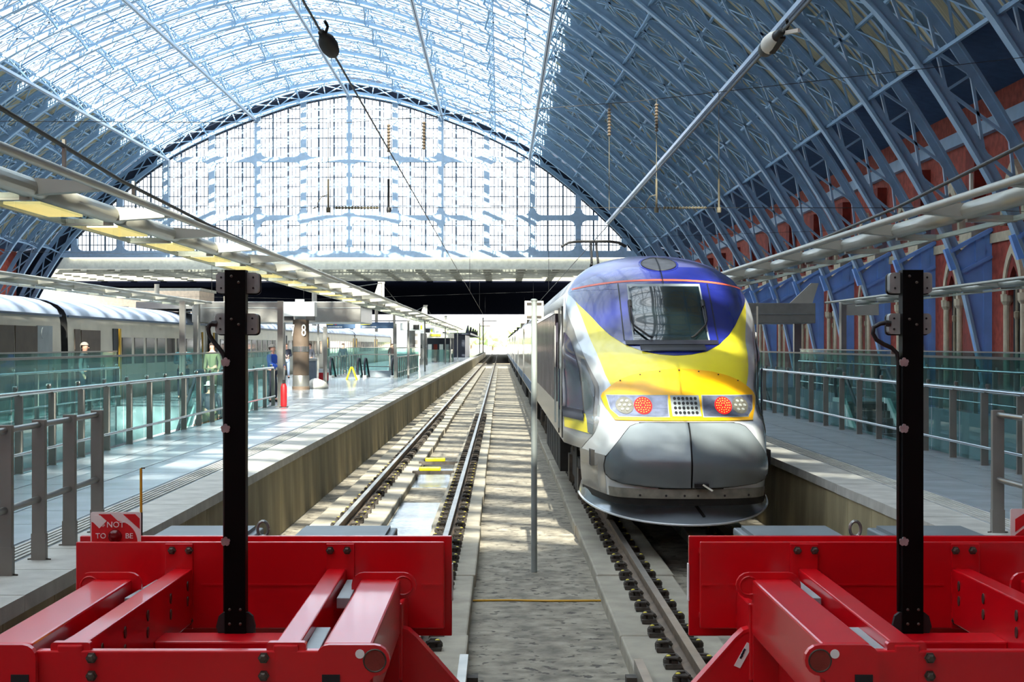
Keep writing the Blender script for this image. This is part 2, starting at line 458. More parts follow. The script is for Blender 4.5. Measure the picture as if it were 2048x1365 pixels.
# --- roof covering
ceil = MB()
sL, sR = s_of_w(-20.8), s_of_w(20.8)
top_l, top_r = [s for s in SSs if at_s(s, 0).y > 9.2][0], [s for s in SSs if at_s(s, 0).y > 9.2][-1]
for a, b in ((top_l, sL), (sR, top_r)):
    ss = arc_s(1.5, a, b); ceil.grid([[W3(at_s(s, DEP+.3), YS-1), W3(at_s(s, DEP+.3), YE+.6)] for s in ss])
eav = MB()
for s in (top_l, top_r):
    e = at_s(s, DEP+.3); sg = 1 if e.x > 0 else -1
    eav.grid([[W3(e, YS-1), W3(e, YE+.6)], [(XC+sg*(WW+.7), YS-1, CZ+e.y-.9), (XC+sg*(WW+.7), YE+.6, CZ+e.y-.9)]])
ceiling = ceil.build('ceiling', 'timber'); tag(ceiling, 'boarded timber roof sides with a glazed middle over the train shed', 'roof', kind='structure')
UN = DR/4
eav.build('eaves_soffit', 'eavesshade', ceiling)
jm = MB()
for side in (0, 1):
    a, b = ((top_l, sL), (sR, top_r))[side]
    for u in range(1, 12):
        y = YS + u*DR/12
        ss = arc_s(2.2, a, b)
        if u % 3 == 0: sweep(jm, ss, DEP+.02, DEP+.3, y-.06, y+.06); sweep(jm, ss, DEP, DEP+.03, y-.11, y+.11)
        else: sweep(jm, ss, DEP+.23, DEP+.3, y-.05, y+.05)
jme = jm.mesh('joist', 'ironblue', (0, YS, 0))
gl = MB(); gb = MB(); ir = MB()
ss = arc_s(1.5, sL, sR)
for u in range(4):
    y0 = YS + u*UN; ym = y0 + UN/2; y1 = y0 + UN; OF, OR = DEP+.3, DEP+1.0
    for (ya, oa, yb, ob) in ((y0, OF, ym, OR), (ym, OR, y1, OF)):
        gl.grid([[W3(at_s(s, oa), ya), W3(at_s(s, ob), yb)] for s in ss])
        for t in (.25, .5, .75):
            yy = lerp(ya, yb, t); oo = lerp(oa, ob, t); sweep(gb, ss, oo-.03, oo+.02, yy-.035, yy+.035)
    sweep(gb, ss, OR-.05, OR+.05, ym-.08, ym+.08)
    sweep(gb, ss, OF-.1, OF+.02, y0-.15, y0+.15)
    if u:
        sweep(ir, ss, DEP+.02, DEP+.2, y0-.06, y0+.06); sweep(ir, ss, DEP-.01, DEP+.02, y0-.1, y0+.1)
wb = MB(); WP = [-32.9, -31.3, -29.7, -27.5, -25.2, -23, -20.8, -18.5, -16.1, -13.5, -10.8, -8.2, -5.5, -2.8, 0, 2.8, 5.5, 8.2, 10.8, 13.5, 16.1, 18.5, 20.8, 23, 25.2, 27.5, 29.7, 31.3, 32.9]
for wa, wb_ in zip(WP, WP[1:]):
    sa, sb = s_of_w(wa), s_of_w(wb_); big = .1 if abs(wa+wb_) > 41 else .07
    for j in range(2):
        ya, yb = YS + j*DR/2, YS + (j+1)*DR/2
        for p, q in (((sa, ya), (sb, yb)), ((sb, ya), (sa, yb))):
            wb.bar(W3(at_s(p[0], DEP-.12), p[1]), W3(at_s(q[0], DEP-.12), q[1]), big, .06)
    if wb_ not in PURL and -wb_ not in PURL: wb.bar(W3(at_s(sb, DEP-.1), YS), W3(at_s(sb, DEP-.1), YS+DR), .12, .14)
wme = wb.mesh('wind_brace', 'ironblue', (0, YS, 0))
gme = gl.mesh('glazing', 'roofglass', (0, YS, 0)); bme = gb.mesh('glazing_bar', 'gutter', (0, YS, 0)); ime = ir.mesh('intermediate_rib', 'ironpale', (0, YS, 0))
for k in range(KA, KB):
    for nm, me in (('side_joist', jme), ('glazing', gme), ('glazing_bar', bme), ('intermediate_rib', ime), ('wind_brace', wme)):
        o = bpy.data.objects.new(nm, me); col.objects.link(o); o.parent = ceiling; o.location = (0, RIB0 + DR*k, 0)
        if nm in ('glazing_bar', 'side_joist'): o['kind'] = 'stuff'
# --- end screen
Ysc = YE + .7
scr = thing('window_1', (XC, Ysc, CZ+10.3), 'gridded glass gable screen closing the far end of the shed', 'window', kind='structure')
HB = 10.3
mb = MB(); cols = [5.27*i for i in range(-6, 7)]
for w in cols:
    ht = h_of_w(w)
    if ht > HB: mb.box(XC+w-.33, XC+w+.33, Ysc-.3, Ysc+.3, CZ+HB, CZ+ht+.2)
hl = [(14.55, .3), (21.25, .3)]
for h, t in hl:
    wm = max(p.x for p in HA if p.y > h); mb.box(XC-wm, XC+wm, Ysc-.285, Ysc+.285, CZ+h-t, CZ+h+t)
mb.box(XC-33.2, XC+33.2, Ysc-.35, Ysc+.35, CZ+HB-.3, CZ+HB+.45)
def fillet(mb, x, z, sx, sz, r=.75):
    pl = [(x, z)] + [(x + sx*(r - r*math.sin(a)), z + sz*(r - r*math.cos(a))) for a in [math.pi/2*i/4 for i in range(5)]]
    mb.prism(pl, 'y', Ysc-.27, Ysc+.27)
for w in cols:
    for h, t in hl + [(HB+.15, .3)]:
        if h_of_w(w) < h: continue
        for sx in (-1, 1):
            for sz in (-1, 1):
                if h < 11 and sz < 0: continue
                if h_of_w(w + sx*1.1) > h + sz*.3 + (1.1 if sz > 0 else 0): fillet(mb, XC+w+sx*.33, CZ+h+sz*t, sx, sz)
mb.build('frame', 'screenframe', scr)
mb = MB()
for i in range(-7*3, 7*3+1):
    w = 5.27/3*i; ht = h_of_w(w) if abs(w) < 37 else 0
    if i % 3 and ht > HB: mb.box(XC+w-.1, XC+w+.1, Ysc-.1, Ysc+.1, CZ+HB, CZ+ht)
for i in range(-7*12, 7*12+1):
    w = 5.27/12*i; ht = h_of_w(w) if abs(w) < 37 else 0
    if i % 4 and ht > HB: mb.box(XC+w-.042, XC+w+.042, Ysc-.05, Ysc+.05, CZ+HB, CZ+ht)
h = HB
while h < 28:
    wm = max([p.x for p in HA if p.y > h] + [0]); mb.box(XC-wm, XC+wm, Ysc-.04, Ysc+.04, CZ+h-.05, CZ+h+.05); h += 1.12
gbar = mb.build('glazing_bar', 'mullion', scr); gbar['kind'] = 'stuff'
levels = [HB+.45, 14.55, 21.25, 29]
for c0, c1 in zip([-36]+cols, cols+[36]):
    for l0, l1 in zip(levels, levels[1:]):
        n = 6; lo = []; hi = []
        for i in range(n+1):
            w = lerp(c0, c1, i/n); ht = h_of_w(w) if abs(w) < 37.9 else 0
            lo.append((XC+w, Ysc+.12, CZ+l0)); hi.append((XC+w, Ysc+.12, CZ+max(l0, min(l1, ht+.1))))
        if max(p[2] for p in hi) - CZ - l0 > .15: MB().grid([lo, hi]).build('pane', 'screenglass', scr)
mb = MB()
ss = arc_s(1.2, s_of_w(-33.4), s_of_w(33.4)); rows = []
for s in ss:
    rows.append([W3(at_s(s, -.1), YE+.95), W3(at_s(s, DEP+1.3), YE+.95)])
mb.grid(rows).build('gable_band', 'slate', scr)
# gable below the screen at the two sides, and the end by the concourse
mb = MB()
for sg in (-1, 1):
    pts = [p for p in HA if p.y <= 11.5]
    poly = [(XC+sg*(p.x-.1), CZ+p.y) for p in pts] + [(XC+sg*42, CZ-1.72), (XC+sg*42, CZ+11.5)]
    mb.prism(poly, 'y', YE+.8, YE+1.1)
MB.build(mb, 'wall_far', 'slate').__setitem__('kind', 'structure')
hot = MB(); hot.box(-75, 45, -47, -30.5, -1.5, CZ+33.6)  # out of view; height set so its shadow covers the buffers
hb = hot.build('wall_south', 'brick'); tag(hb, 'tall red brick hotel closing the concourse end of the shed', 'wall', kind='structure')
# --- side walls in brick with piers and pointed arches
def sidewall(nm, X, sg):
    w = MB().box(min(X, X+sg*.6), max(X, X+sg*.6), YS, YE+1, -1.2, CZ+11.2).build(nm, 'brick'); w['kind'] = 'structure'
    w['label'] = 'red brick side wall with stone-capped piers and pointed arches'
    if sg < 0: return w
    xi = X
    pm = MB().box(xi-.55, xi+.05, .75-.1, 2.1, -.02, CZ+4.6).mesh('pier', 'brickdark', (xi, 0, 0))
    cm = MB().box(xi-.7, xi+.05, .5, 2.3, CZ+4.25, CZ+4.85)
    cm.box(xi-.75, xi+.05, .45, 2.35, CZ+4.85, CZ+5.0); cm.box(xi-.62, xi+.05, .58, 2.2, CZ+4.1, CZ+4.25)
    cm = cm.mesh('pier_capital', 'stone', (xi, 0, 0))
    up = MB().box(xi-.5, xi+.05, .75, 2.0, CZ+5.0, CZ+8.5).mesh('upper_pier', 'brickdark', (xi, 0, 0))
    st = MB().box(xi-.1, xi+.05, 2.1, DR+.5, CZ+4.3, CZ+4.7).mesh('string_course', 'stone', (xi, 0, 0))
    cr = MB().box(xi-.3, xi+.05, -.4, DR-.4, CZ+9.0, CZ+9.6).mesh('eaves_beam', 'ironblue', (xi, 0, 0))
    def arch(yc, zs, hw, ht, mat, d0, d1, name):
        """pointed arch ring: outer half width hw, springing zs, thickness ht"""
        out = []; inn = []
        for i in range(9):
            a = math.radians(60*i/8); R = 2*hw
            out.append((yc - hw + R*(1-math.cos(a)), zs + R*math.sin(a)))
            inn.append((yc - hw + ht + (R-2*ht)*(1-math.cos(a)), zs + (R-2*ht)*math.sin(a)))
        po = [(2*yc-y, z) for y, z in out[::-1]]; pi = [(2*yc-y, z) for y, z in inn[::-1]]
        m = MB(); O = out + po; I = inn + pi
        rows = [[(xi-d1, y, z) for y, z in O], [(xi-d1, y, z) for y, z in I], [(xi-d0, y, z) for y, z in I]]
        m.grid(rows); m.grid([[(xi-d0, y, z) for y, z in O], [(xi-d1, y, z) for y, z in O]])
        return m.mesh(name, mat, (xi, 0, 0)), I
    yc = 5.0
    a1, I1 = arch(yc, 1.7+2.0, 1.25, .28, 'stone', 0, .34, 'arch_hood')
    a2, I2 = arch(yc, 1.7+2.0, .97, .3, 'brickdark', 0, .26, 'arch_ring')
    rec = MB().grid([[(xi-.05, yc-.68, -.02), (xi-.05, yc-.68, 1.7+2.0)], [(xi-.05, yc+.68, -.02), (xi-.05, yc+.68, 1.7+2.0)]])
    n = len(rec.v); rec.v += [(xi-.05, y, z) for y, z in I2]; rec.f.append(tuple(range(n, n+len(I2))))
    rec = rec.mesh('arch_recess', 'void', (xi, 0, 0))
    sh = MB()
    for yy in (yc-1.05, yc+1.05):
        sh.lathe([(.14, -.02), (.14, 1.7+1.6), (.24, 1.7+1.75), (.26, 1.7+2.05)], (xi-.2, yy, 0), 'z', 10)
    for yy in (yc-.1, yc+.1): sh.lathe([(.07, -.02), (.07, 1.7+1.0), (.13, 1.7+1.1), (.13, 1.7+1.3), (.06, 1.7+1.35), (.06, 1.7+2.6)], (xi-.12, yc, 0), 'z', 8)
    sh = sh.mesh('arch_shaft', 'stone', (xi, 0, 0))
    a3, I3 = arch(yc, 1.7+4.9, 1.5, .3, 'stone', 0, .34, 'upper_arch')
    a4, I4 = arch(yc, 1.7+4.9, 1.2, .34, 'brickdark', 0, .26, 'upper_arch_ring')
    a5 = MB().prism([(y, z) for y, z in I4], 'x', xi-.06, xi-.02).mesh('upper_arch_recess', 'brickdark', (xi, 0, 0))
    for k in range(-3, 15):
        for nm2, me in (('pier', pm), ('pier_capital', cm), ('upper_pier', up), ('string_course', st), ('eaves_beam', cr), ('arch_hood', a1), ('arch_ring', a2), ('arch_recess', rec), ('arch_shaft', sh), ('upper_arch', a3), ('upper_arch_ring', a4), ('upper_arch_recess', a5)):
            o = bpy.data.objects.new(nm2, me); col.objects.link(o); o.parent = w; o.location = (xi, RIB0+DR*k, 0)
    return w
sidewall('wall_right', WALL_R, 1); sidewall('wall_left', WALL_L, -1)

# ================================================================ the flat-roofed extension beyond the screen
ex = thing('extension_roof', (XC, 184, CZ+8.4), 'flat modern station roof beyond the glass screen, louvred at its near edge', 'roof', kind='structure')
X0, X1 = -62, 32
MB().box(X0, X1, 183, 184.2, CZ+8.75, CZ+10.15).build('fascia', 'fascia', ex)
MB().box(-50, 15, 182.7, 183, CZ+9.98, CZ+10.16).build('light_strip', 'striplight', ex)
for yy in range(187, 212, 4): MB().box(X0, X1, yy, yy+.7, CZ+8.5, CZ+9.0).build('louvre_blade', 'louvre', ex)
for i in range(24): MB().box(X0+4*i, X0+4*i+.9, 184.2, 213, CZ+8.6, CZ+9.2).build('louvre_rib', 'louvre', ex)
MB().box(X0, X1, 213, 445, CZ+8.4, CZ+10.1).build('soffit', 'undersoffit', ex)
for i in range(4):
    for xx in (-48, -26, 22):
        MB().lathe([(.35, -1.0), (.35, CZ+8.4)], (xx, 220+55*i, 0), 'z', 10).build('column', 'farpole', ex)

# ================================================================ GROUND, PLATFORMS, TRACKS
BZ = -1.08
fl = MB(); fl.box(-3.5, 4.4, -30, 182, BZ-.3, BZ); fl.box(-17.2, -11.6, -30, 182, BZ-.3, BZ)
tag(fl.build('floor', 'bed'), 'dusty concrete track bed between the platforms', 'floor', kind='structure')
MB().box(-400, 400, 182, 1500, BZ-.5, BZ-.02).build('ground_outside', 'concrete')['kind'] = 'structure'
lf = MB(); lf.box(-11, -6, 4, 45, -5.6, -5.3); lf.box(6, 12, 4, 64, -5.6, -5.3); lf.box(-9, -5.2, 78, 103, -5.6, -5.3)
tag(lf.build('floor_lower', 'deck'), 'lower concourse floor seen down the openings', 'floor', kind='structure')
def platform(nm, boxes, label):
    m = MB()
    for x0, x1, y0, y1 in boxes: m.box(x0, x1, y0, y1, -1.12 if abs(y1) < 200 else -1.1, 0)
    o = m.build(nm, 'deck'); tag(o, label, 'platform', kind='structure'); return o
pL = platform('platform_left', [(-5.3, -3.25, -28, 350), (-6.35, -5.3, -28, 80), (-6.35, -5.3, 101, 350), (-8.9, -6.35, 43, 80), (-8.9, -6.35, 101, 350), (-10.5, -8.9, 43, 350), (-11.7, -10.5, -28, 350), (-10.5, -6.35, -28, 6), (-56, -16.6, -28, 350)], 'pale blue-grey platform on the side with the escalators and column 8')
pR = platform('platform_right', [(4.1, 6.8, -28, 350), (6.8, 11.6, -28, 6), (6.8, 11.6, 62, 350), (11.6, 21.4, -28, 350)], 'pale grey platform beside the blue and yellow train')
# linings of the openings
for par, (x0, x1, y0, y1) in ((pL, (-10.5, -6.35, 6, 43)), (pR, (6.8, 11.6, 6, 62)), (pL, (-8.9, -5.3, 80, 101))):
    m = MB(); m.box(x0-.1, x0, y0, y1, -5.3, -1.1); m.box(x1, x1+.1, y0, y1, -5.3, -1.1); m.box(x0, x1, y0-.1, y0, -5.3, -1.1); m.box(x0, x1, y1, y1+.1, -5.3, -1.1)
    m.build('opening_lining', 'greyplate', par)
def paving(par, xe, sg):
    L = 1.2
    cm = MB().box(min(0, -sg*.55), max(0, -sg*.55), 0, L-.008, -.1, .012)
    cm = cm.mesh('coping_stone', 'coping')
    ws = [(.9, .78), (1.69, .78), (2.48, .62)]
    sm = [MB().box(min(-sg*a, -sg*(a+w-.008)), max(-sg*a, -sg*(a+w-.008)), 0, L-.008, -.05, .008).mesh('paving_slab', 'slab') for a, w in ws]
    y = 7.0; i = 0
    while y < 66:
        ob = bpy.data.objects.new('coping_stone', cm); col.objects.link(ob); ob.parent = par; ob.location = (xe, y, random.uniform(-.002, .002))
        if y < 48:
            for j, me in enumerate(sm):
                if sg < 0 and j == 2 and False: continue
                ob = bpy.data.objects.new('paving_slab', me); col.objects.link(ob); ob.parent = par; ob.location = (xe, y + (.0 if j % 2 else .6), random.uniform(-.0015, .0015))
        y += L
    MB().box(min(xe, xe-sg*.55), max(xe, xe-sg*.55), y, 340, -.1, .012).build('coping_edge', 'coping', par)
    for r in range(5):
        a = .6 + r*.055; MB().box(min(xe-sg*a, xe-sg*(a+.03)), max(xe-sg*a, xe-sg*(a+.03)), 7, 150, -.02, .012).build('tactile_strip', 'coping', par)
    pm = MB().box(min(0, -sg*.05), max(0, -sg*.05), 0, 1.165, BZ, -.1).mesh('face_panel', 'facepanel')
    y = 9.0
    while y < 70:
        ob = bpy.data.objects.new('face_panel', pm); col.objects.link(ob); ob.parent = par; ob.location = (xe-sg*.015, y, 0); y += 1.18
    MB().box(min(xe-sg*.015, xe-sg*.06), max(xe-sg*.015, xe-sg*.06), y, 340, BZ, -.1).build('face_wall', 'facepanel', par)
paving(pL, -3.2, 1); paving(pR, 4.05, -1)

def make_track(xc, plinths, label):
    t = thing('railway_track', (xc, 11, BZ), label, 'track')
    for sx in (-.757, .757):
        x = xc + sx
        head = [(-.036, RZ), (.036, RZ), (.036, RZ-.04), (.01, RZ-.05), (.01, RZ-.125), (.07, RZ-.14), (.07, RZ-.152), (-.07, RZ-.152), (-.07, RZ-.14), (-.01, RZ-.125), (-.01, RZ-.05), (-.036, RZ-.04)]
        r = MB().prism([(x+a, b) for a, b in head], 'y', 9.93, 440).build('rail', 'railrust', t)
        MB().box(x-.034, x+.034, 9.93, 440, RZ-.004, RZ+.003).build('running_surface', 'rail', r)
    for (x0, x1) in plinths:
        y = 9.95; k = 0
        while y < 75:
            L = (4.35, 3.7, 4.9)[k % 3]; jx = random.uniform(-.015, .015)
            MB().box(x0+jx, x1+jx, y, y+L-.04, BZ-.05, -.93 + random.uniform(-.012, .008)).build('concrete_plinth', 'plinth', t, bevel=.02); y += L; k += 1
        MB().box(x0, x1, y, 182, BZ-.05, -.93).build('concrete_plinth', 'plinth', t)
    fm = MB(); fm.box(-.2, .2, -.085, .085, -.935, -.9)
    for s in (-1, 1):
        fm.box(s*.12-.025, s*.12+.025, -.06, .06, -.9, -.855)
        fm.tube([(s*.07, -.05, -.875), (s*.1, -.07, -.85), (s*.16, -.055, -.85), (s*.19, 0, -.865), (s*.16, .055, -.85), (s*.1, .07, -.85), (s*.075, .02, -.87)], .016, 6)
        fm.lathe([(.045, -.9), (.045, -.87), (.03, -.855)], (s*.165, 0, 0), 'z', 8)
    fme = fm.mesh('fastener', 'castiron')
    cme = MB().lathe([(.02, -.856), (.02, -.842), (.012, -.836)], (.165, 0, 0), 'z', 8).mesh('clip_cap', 'yellowcap')
    for sx in (-.757, .757):
        y = 10.09
        while y < 58:
            ob = bpy.data.objects.new('fastener', fme); col.objects.link(ob); ob.parent = t; ob.location = (sx, y-11, -BZ)
            if y < 34:
                for a in (0, math.pi):
                    c = bpy.data.objects.new('clip_cap', cme); col.objects.link(c); c.parent = ob; c.rotation_euler = (0, 0, a)
            y += .69
    return t
trk1 = make_track(-1.463, [(-2.78, -1.73), (-.99, -.29)], 'empty railway track with rusty clips beside the escalator platform')
trk2 = make_track(2.293, [(1.09, 1.98), (2.62, 3.52)], 'railway track that the blue and yellow train stands on')
w = MB(); w.box(-1.72, -1.0, 10.8, 27.5, BZ-.02, BZ+.012); w.box(-1.72, -1.0, 30.5, 35, BZ-.02, BZ+.012)
tag(w.build('puddle', 'wet', org=(-1.36, 9, BZ)), 'shallow water lying in the trough between the rails', 'puddle', kind='stuff')
for y, lab in ((34.8, 'yellow-handled bar lying across the trough, farther from the buffer'), (32.2, 'yellow-handled bar lying across the trough, nearer to the buffer')):
    t = thing('track_bar', (-1.35, y, BZ), lab, 'track bar')
    MB().box(-1.8, -.95, y-.08, y+.08, BZ+.12, BZ+.19).build('bar', 'castiron', t)
    MB().box(-1.66, -1.22, y-.05, y+.05, BZ+.19, BZ+.27).build('handle', 'yellow', t, bevel=.02)
    MB().box(-1.8, -1.7, y-.1, y+.1, BZ-.02, BZ+.12).build('foot', 'castiron', t); MB().box(-1.03, -.95, y-.1, y+.1, BZ-.02, BZ+.12).build('foot', 'castiron', t)
tag(MB().tube([(-.3, 17.0, BZ+.012), (.1, 17.03, BZ+.012), (.5, 16.98, BZ+.012), (1.1, 17.0, BZ+.012)], .012, 6).build('yellow_line', 'yellowrod', org=(0, 17.0, BZ)), 'thin yellow conduit lying across the bed between tracks', 'conduit')
# short guard rails at the foot of the walkway and low concrete troughs
for i, (x, y0, y1) in enumerate(((-.3, 10.8, 13.0), (1.12, 10.8, 12.8))):
    t = thing('guard_rail', (x, y0, BZ), ('short grey guard rail beside the plinth of the empty track', 'short grey guard rail beside the plinth of the occupied track')[i], 'guard rail')
    MB().box(x-.035, x+.035, y0, y1, BZ+.12, BZ+.22).build('head', 'rail', t)
    for yy in (11.9, 12.5): MB().box(x-.12, x+.12, yy, yy+.14, BZ-.02, BZ+.13).build('chair', 'castiron', t)
for i, x in enumerate((.0, .62)):
    tag(MB().box(x-.0, x+.22, 10.8, 12.0, BZ-.02, BZ+.08).build('cable_trough', 'concrete', org=(x, 9, BZ), bevel=.01), ('concrete cable trough lid beside the empty track', 'concrete cable trough lid beside the occupied track')[i], 'cable trough')

# ================================================================ BUFFER STOPS
def buffer_stop(xb, label, grp, sticker):
    Y = 9.58
    t = thing('buffer_stop', (xb, Y, BZ), label, 'buffer stop', grp)
    bm_ = MB()
    bm_.box(xb-1.12, xb+1.12, Y, Y+.03, -.03, .496)
    b = bm_.build('beam_plate', 'red', t, bevel=.006)
    MB().box(xb-1.16, xb+1.16, Y+.24, Y+.28, -.12, .503).build('impact_plate', 'red', t, bevel=.006)
    f = MB(); f.box(xb-1.1, xb+1.1, Y+.03, Y+.24, .40, .43); f.box(xb-1.1, xb+1.1, Y+.03, Y+.24, .0, .03); f.build('beam_flange', 'red', t)
    for s in (-1, 1): MB().box(xb+s*.95-.015, xb+s*.95+.015, Y+.03, Y+.24, .0, .43).build('beam_rib', 'red', t)
    for s in (-1, 1): MB().box(xb+s*1.163-.004, xb+s*1.163+.004, Y+.235, Y+.285, .1, .33).build('reflector', 'white', t)
    for (a, c) in ((-.95, -.62), (-.36, .36), (.98, 1.11), (.6, .66), (-1.11, -.98)):
        MB().box(xb+a, xb+c, Y-.006, Y+.01, .231, .241).build('weld_seam', 'red', b)
    bolt = MB().lathe([(.026, 0), (.026, -.012), (.02, -.012), (.02, -.03), (.012, -.034)], (0, 0, 0), 'y', 6).mesh('bolt', 'bolt')
    def put_bolt(p, x, y, z):
        o = bpy.data.objects.new('bolt', bolt); col.objects.link(o); o.parent = p; o.location = Vector((x, y, z)) - ORG[p.name]
    for s in (-1, 1):
        m = MB().box(xb+s*.49-.085, xb+s*.49+.085, Y-.014, Y+.01, -.03, .487).build('connection_plate', 'red', t, bevel=.004)
        for d in (-.052, .052):
            put_bolt(m, xb+s*.48+d, Y-.012, .447); put_bolt(m, xb+s*.48+d, Y-.012, .02)
        # inner beam
        bx = MB(); p0, p1 = (xb+s*.468, Y, .17), (xb+s*.49, 7.14, .17); bx.bar(p0, p1, .115, .33)
        ib = bx.build('inner_beam', 'red', t, bevel=.008)
        for j in range(5):
            yy = lerp(Y, 7.14, (.06, .25, .48, .68, .86)[j]); xx = lerp(p0[0], p1[0], (.06, .25, .48, .68, .86)[j])
            for zz in (.25, .16):
                sl = MB().lathe([(.001, 0), (.022, 0), (.022, .004), (.001, .004)], (0, 0, 0), 'x', 10)
                sl.v = [(v[0]*(-s), v[1], v[2]*1.4) for v in sl.v]
                sl.v = [(v[0]+xx-s*.0585, v[1]+yy, v[2]+zz) for v in sl.v]
                sl.build('slot', 'bolt', ib)
        ep = MB().prism([(a+xb+s*.49, c+.25) for a, c in rbox_poly(.18, .19, .015)], 'y', 7.15, 7.2).build('inner_end_plate', 'red', t)
        # outer beam
        ob = MB(); ob.bar((xb+s*.772, 9.09, .184), (xb+s*.772, 7.14, .184), .225, .32); ob.build('outer_beam', 'red', t, bevel=.012)
        cb_ = MB(); cb_.box(min(xb+s*.66, xb+s*.9), max(xb+s*.66, xb+s*.9), 9.1, Y, -.25, .2); cb_.build('thrust_block', 'red', t, bevel=.01)
        # lifting plate at the back beam, with its ring
        n = 8; poly = []
        x0, x1, zt, zb, R = .605, .978, .384, -.3, .1
        poly = [(x0, zb), (x0, zt-.07)] + [(x0+.07-.07*math.cos(a), zt-.07+.07*math.sin(a)) for a in [math.pi/2*i/4 for i in range(1, 5)]]
        poly += [(x1-.075+.075*math.sin(a), zt-.075+.075*math.cos(a)) for a in [math.radians(180*i/8) for i in range(9)]]
        poly += [(x1-.1, zt-.16), (x1-.1, zb)]
        lp = MB().prism([(xb+s*a, c) for a, c in poly], 'y', 9.07, 9.1).build('lifting_plate', 'red', t)
        MB().tube([(xb+s*(x1-.075)+.052*math.cos(a), 9.069, zt-.075+.052*math.sin(a)) for a in [2*math.pi*i/20 for i in range(21)]], .006, 6).build('lifting_ring', 'red', lp)
        # front plate with rounded top and lifting eye
        x0, x1, zt, zb = .63, .965, .345, -.5
        poly = [(x0, zb), (x0, zt-.06)] + [(x0+.06-.06*math.cos(a), zt-.06+.06*math.sin(a)) for a in [math.pi/2*i/4 for i in range(1, 5)]]
        poly += [(x1-.07+.07*math.sin(a), zt-.07+.07*math.cos(a)) for a in [math.radians(180*i/8) for i in range(9)]]
        poly += [(x1-.1, zt-.17), (x1-.12, zb)]
        fp = MB().prism([(xb+s*a, c) for a, c in poly], 'y', 7.09, 7.13).build('front_plate', 'red', t)
        MB().lathe([(.001, 0), (.048, 0), (.048, -.003), (.001, -.003)], (xb+s*(x1-.068), 7.09, zt-.07), 'y', 20).build('lifting_eye', 'brickdark', fp)
        MB().tube([(xb+s*(x1-.068)+.05*math.cos(a), 7.088, zt-.07+.05*math.sin(a)) for a in [2*math.pi*i/20 for i in range(21)]], .004, 6).build('eye_rim', 'bolt', fp)
        MB().lathe([(.001, 0), (.021, 0), (.021, -.003), (.001, -.003)], (xb+s*.83, 7.09, zt-.04), 'y', 14).build('drain_hole', 'white', fp)
        MB().box(xb+s*.70-.04, xb+s*.70+.04, 7.083, 7.09, .02, .212).build('cover_cap', 'blackmatt', fp)
        # grey packing plates between the beams
        for (ya, yb) in ((9.5, 8.75), (7.9, 7.25)):
            g = MB(); g.bar((xb+s*.575, ya, .25), (xb+s*.59, yb, .26), .075, .06); g.build('packing_plate', 'greyplate', t, bevel=.004)
        # leaning side plate with its flange
        def P(a, y, z): return (xb+s*a, y, z)
        poly = [(.62, .06), (.88, .06), (.93, .045), (.975, .005), (1.2, -.25), (1.5, -.58), (1.5, -1.06), (.62, -1.06)]
        sp = MB().prism([(xb+s*a, c) for a, c in poly], 'y', 9.11, 9.14).build('side_plate', 'red', t)
        e2 = [P(a+.006, 9.17, c+.006) for a, c in poly[1:6]]; e3 = [P(a, 9.105, c) for a, c in poly[1:6]]
        MB().grid([e3, e2, [(x, y, z-.02) for x, y, z in e2], [(x, y, z-.02) for x, y, z in e3], e3]).build('side_flange', 'red', sp)
        if sticker == s:
            st = MB(); st.prism([(xb+s*(.93)+a*s*-1, -.1+c) for a, c in ((-.055, -.06), (-.02, -.075), (.055, .06), (.02, .075))], 'y', 9.105, 9.11); st.build('sticker', 'white', sp)
            for i in range(3):
                st = MB(); cx, cz = xb+s*.93-.01+.008*i, -.115+.018*i; st.prism([(cx-.014, cz), (cx-.004, cz-.006), (cx+.008, cz+.014), (cx-.002, cz+.02)], 'y', 9.102, 9.105); st.build('sticker_print', 'navy', sp)
    fc = MB().box(xb-.645, xb+.645, 7.14, 7.2, -.5, .31).build('front_cross_beam', 'red', t, bevel=.008)
    MB().box(xb-.63, xb+.63, 7.2, 7.42, .22, .26).build('front_cross_flange', 'red', t)
    for s in (-1, 1):
        for zz in (.278, .197, .05): put_bolt(fc, xb+s*.39, 7.14, zz)
    MB().box(xb-.42, xb+.42, 8.55, 8.82, -.2, .085).build('middle_cross_member', 'red', t, bevel=.01)
    for s in (-1, 1): MB().box(xb+s*.62-.11, xb+s*.62+.11, 7.2, 9.5, BZ, .02).build('skid', 'red', t)
    for s in (-1, 1): MB().box(xb+s*.757-.12, xb+s*.757+.12, 7.2, 9.9, BZ+.02, -.5).build('rail_clamp', 'darkunder', t)
    # damper housings behind the beam
    for i, s in enumerate((-1, 1)):
        m = MB().box(xb+s*.45-.32, xb+s*.45+.32, 9.86, 10.6, .2, .465).build('damper_cover', 'damper', t, bevel=.01)
        MB().box(xb+s*.45-.28, xb+s*.45+.28, 9.95, 10.5, .465, .49).build('damper_lid', 'damper', t)
    e = MB(); e.tube([(xb-.06+.035*math.cos(a), 10.1, .515+.05*math.sin(a)) for a in [2*math.pi*i/14 for i in range(15)]], .011, 6); e.lathe([(.03, .45), (.03, .475)], (xb-.06, 10.1, 0), 'z', 8)
    e.build('eye_bolt', 'steel', t)
    return t
buffer_stop(-1.463, 'red steel buffer stop at the end of the empty track', 'red buffer stops', 0)
buffer_stop(2.335, 'red steel buffer stop facing the blue and yellow train', 'red buffer stops', -1)

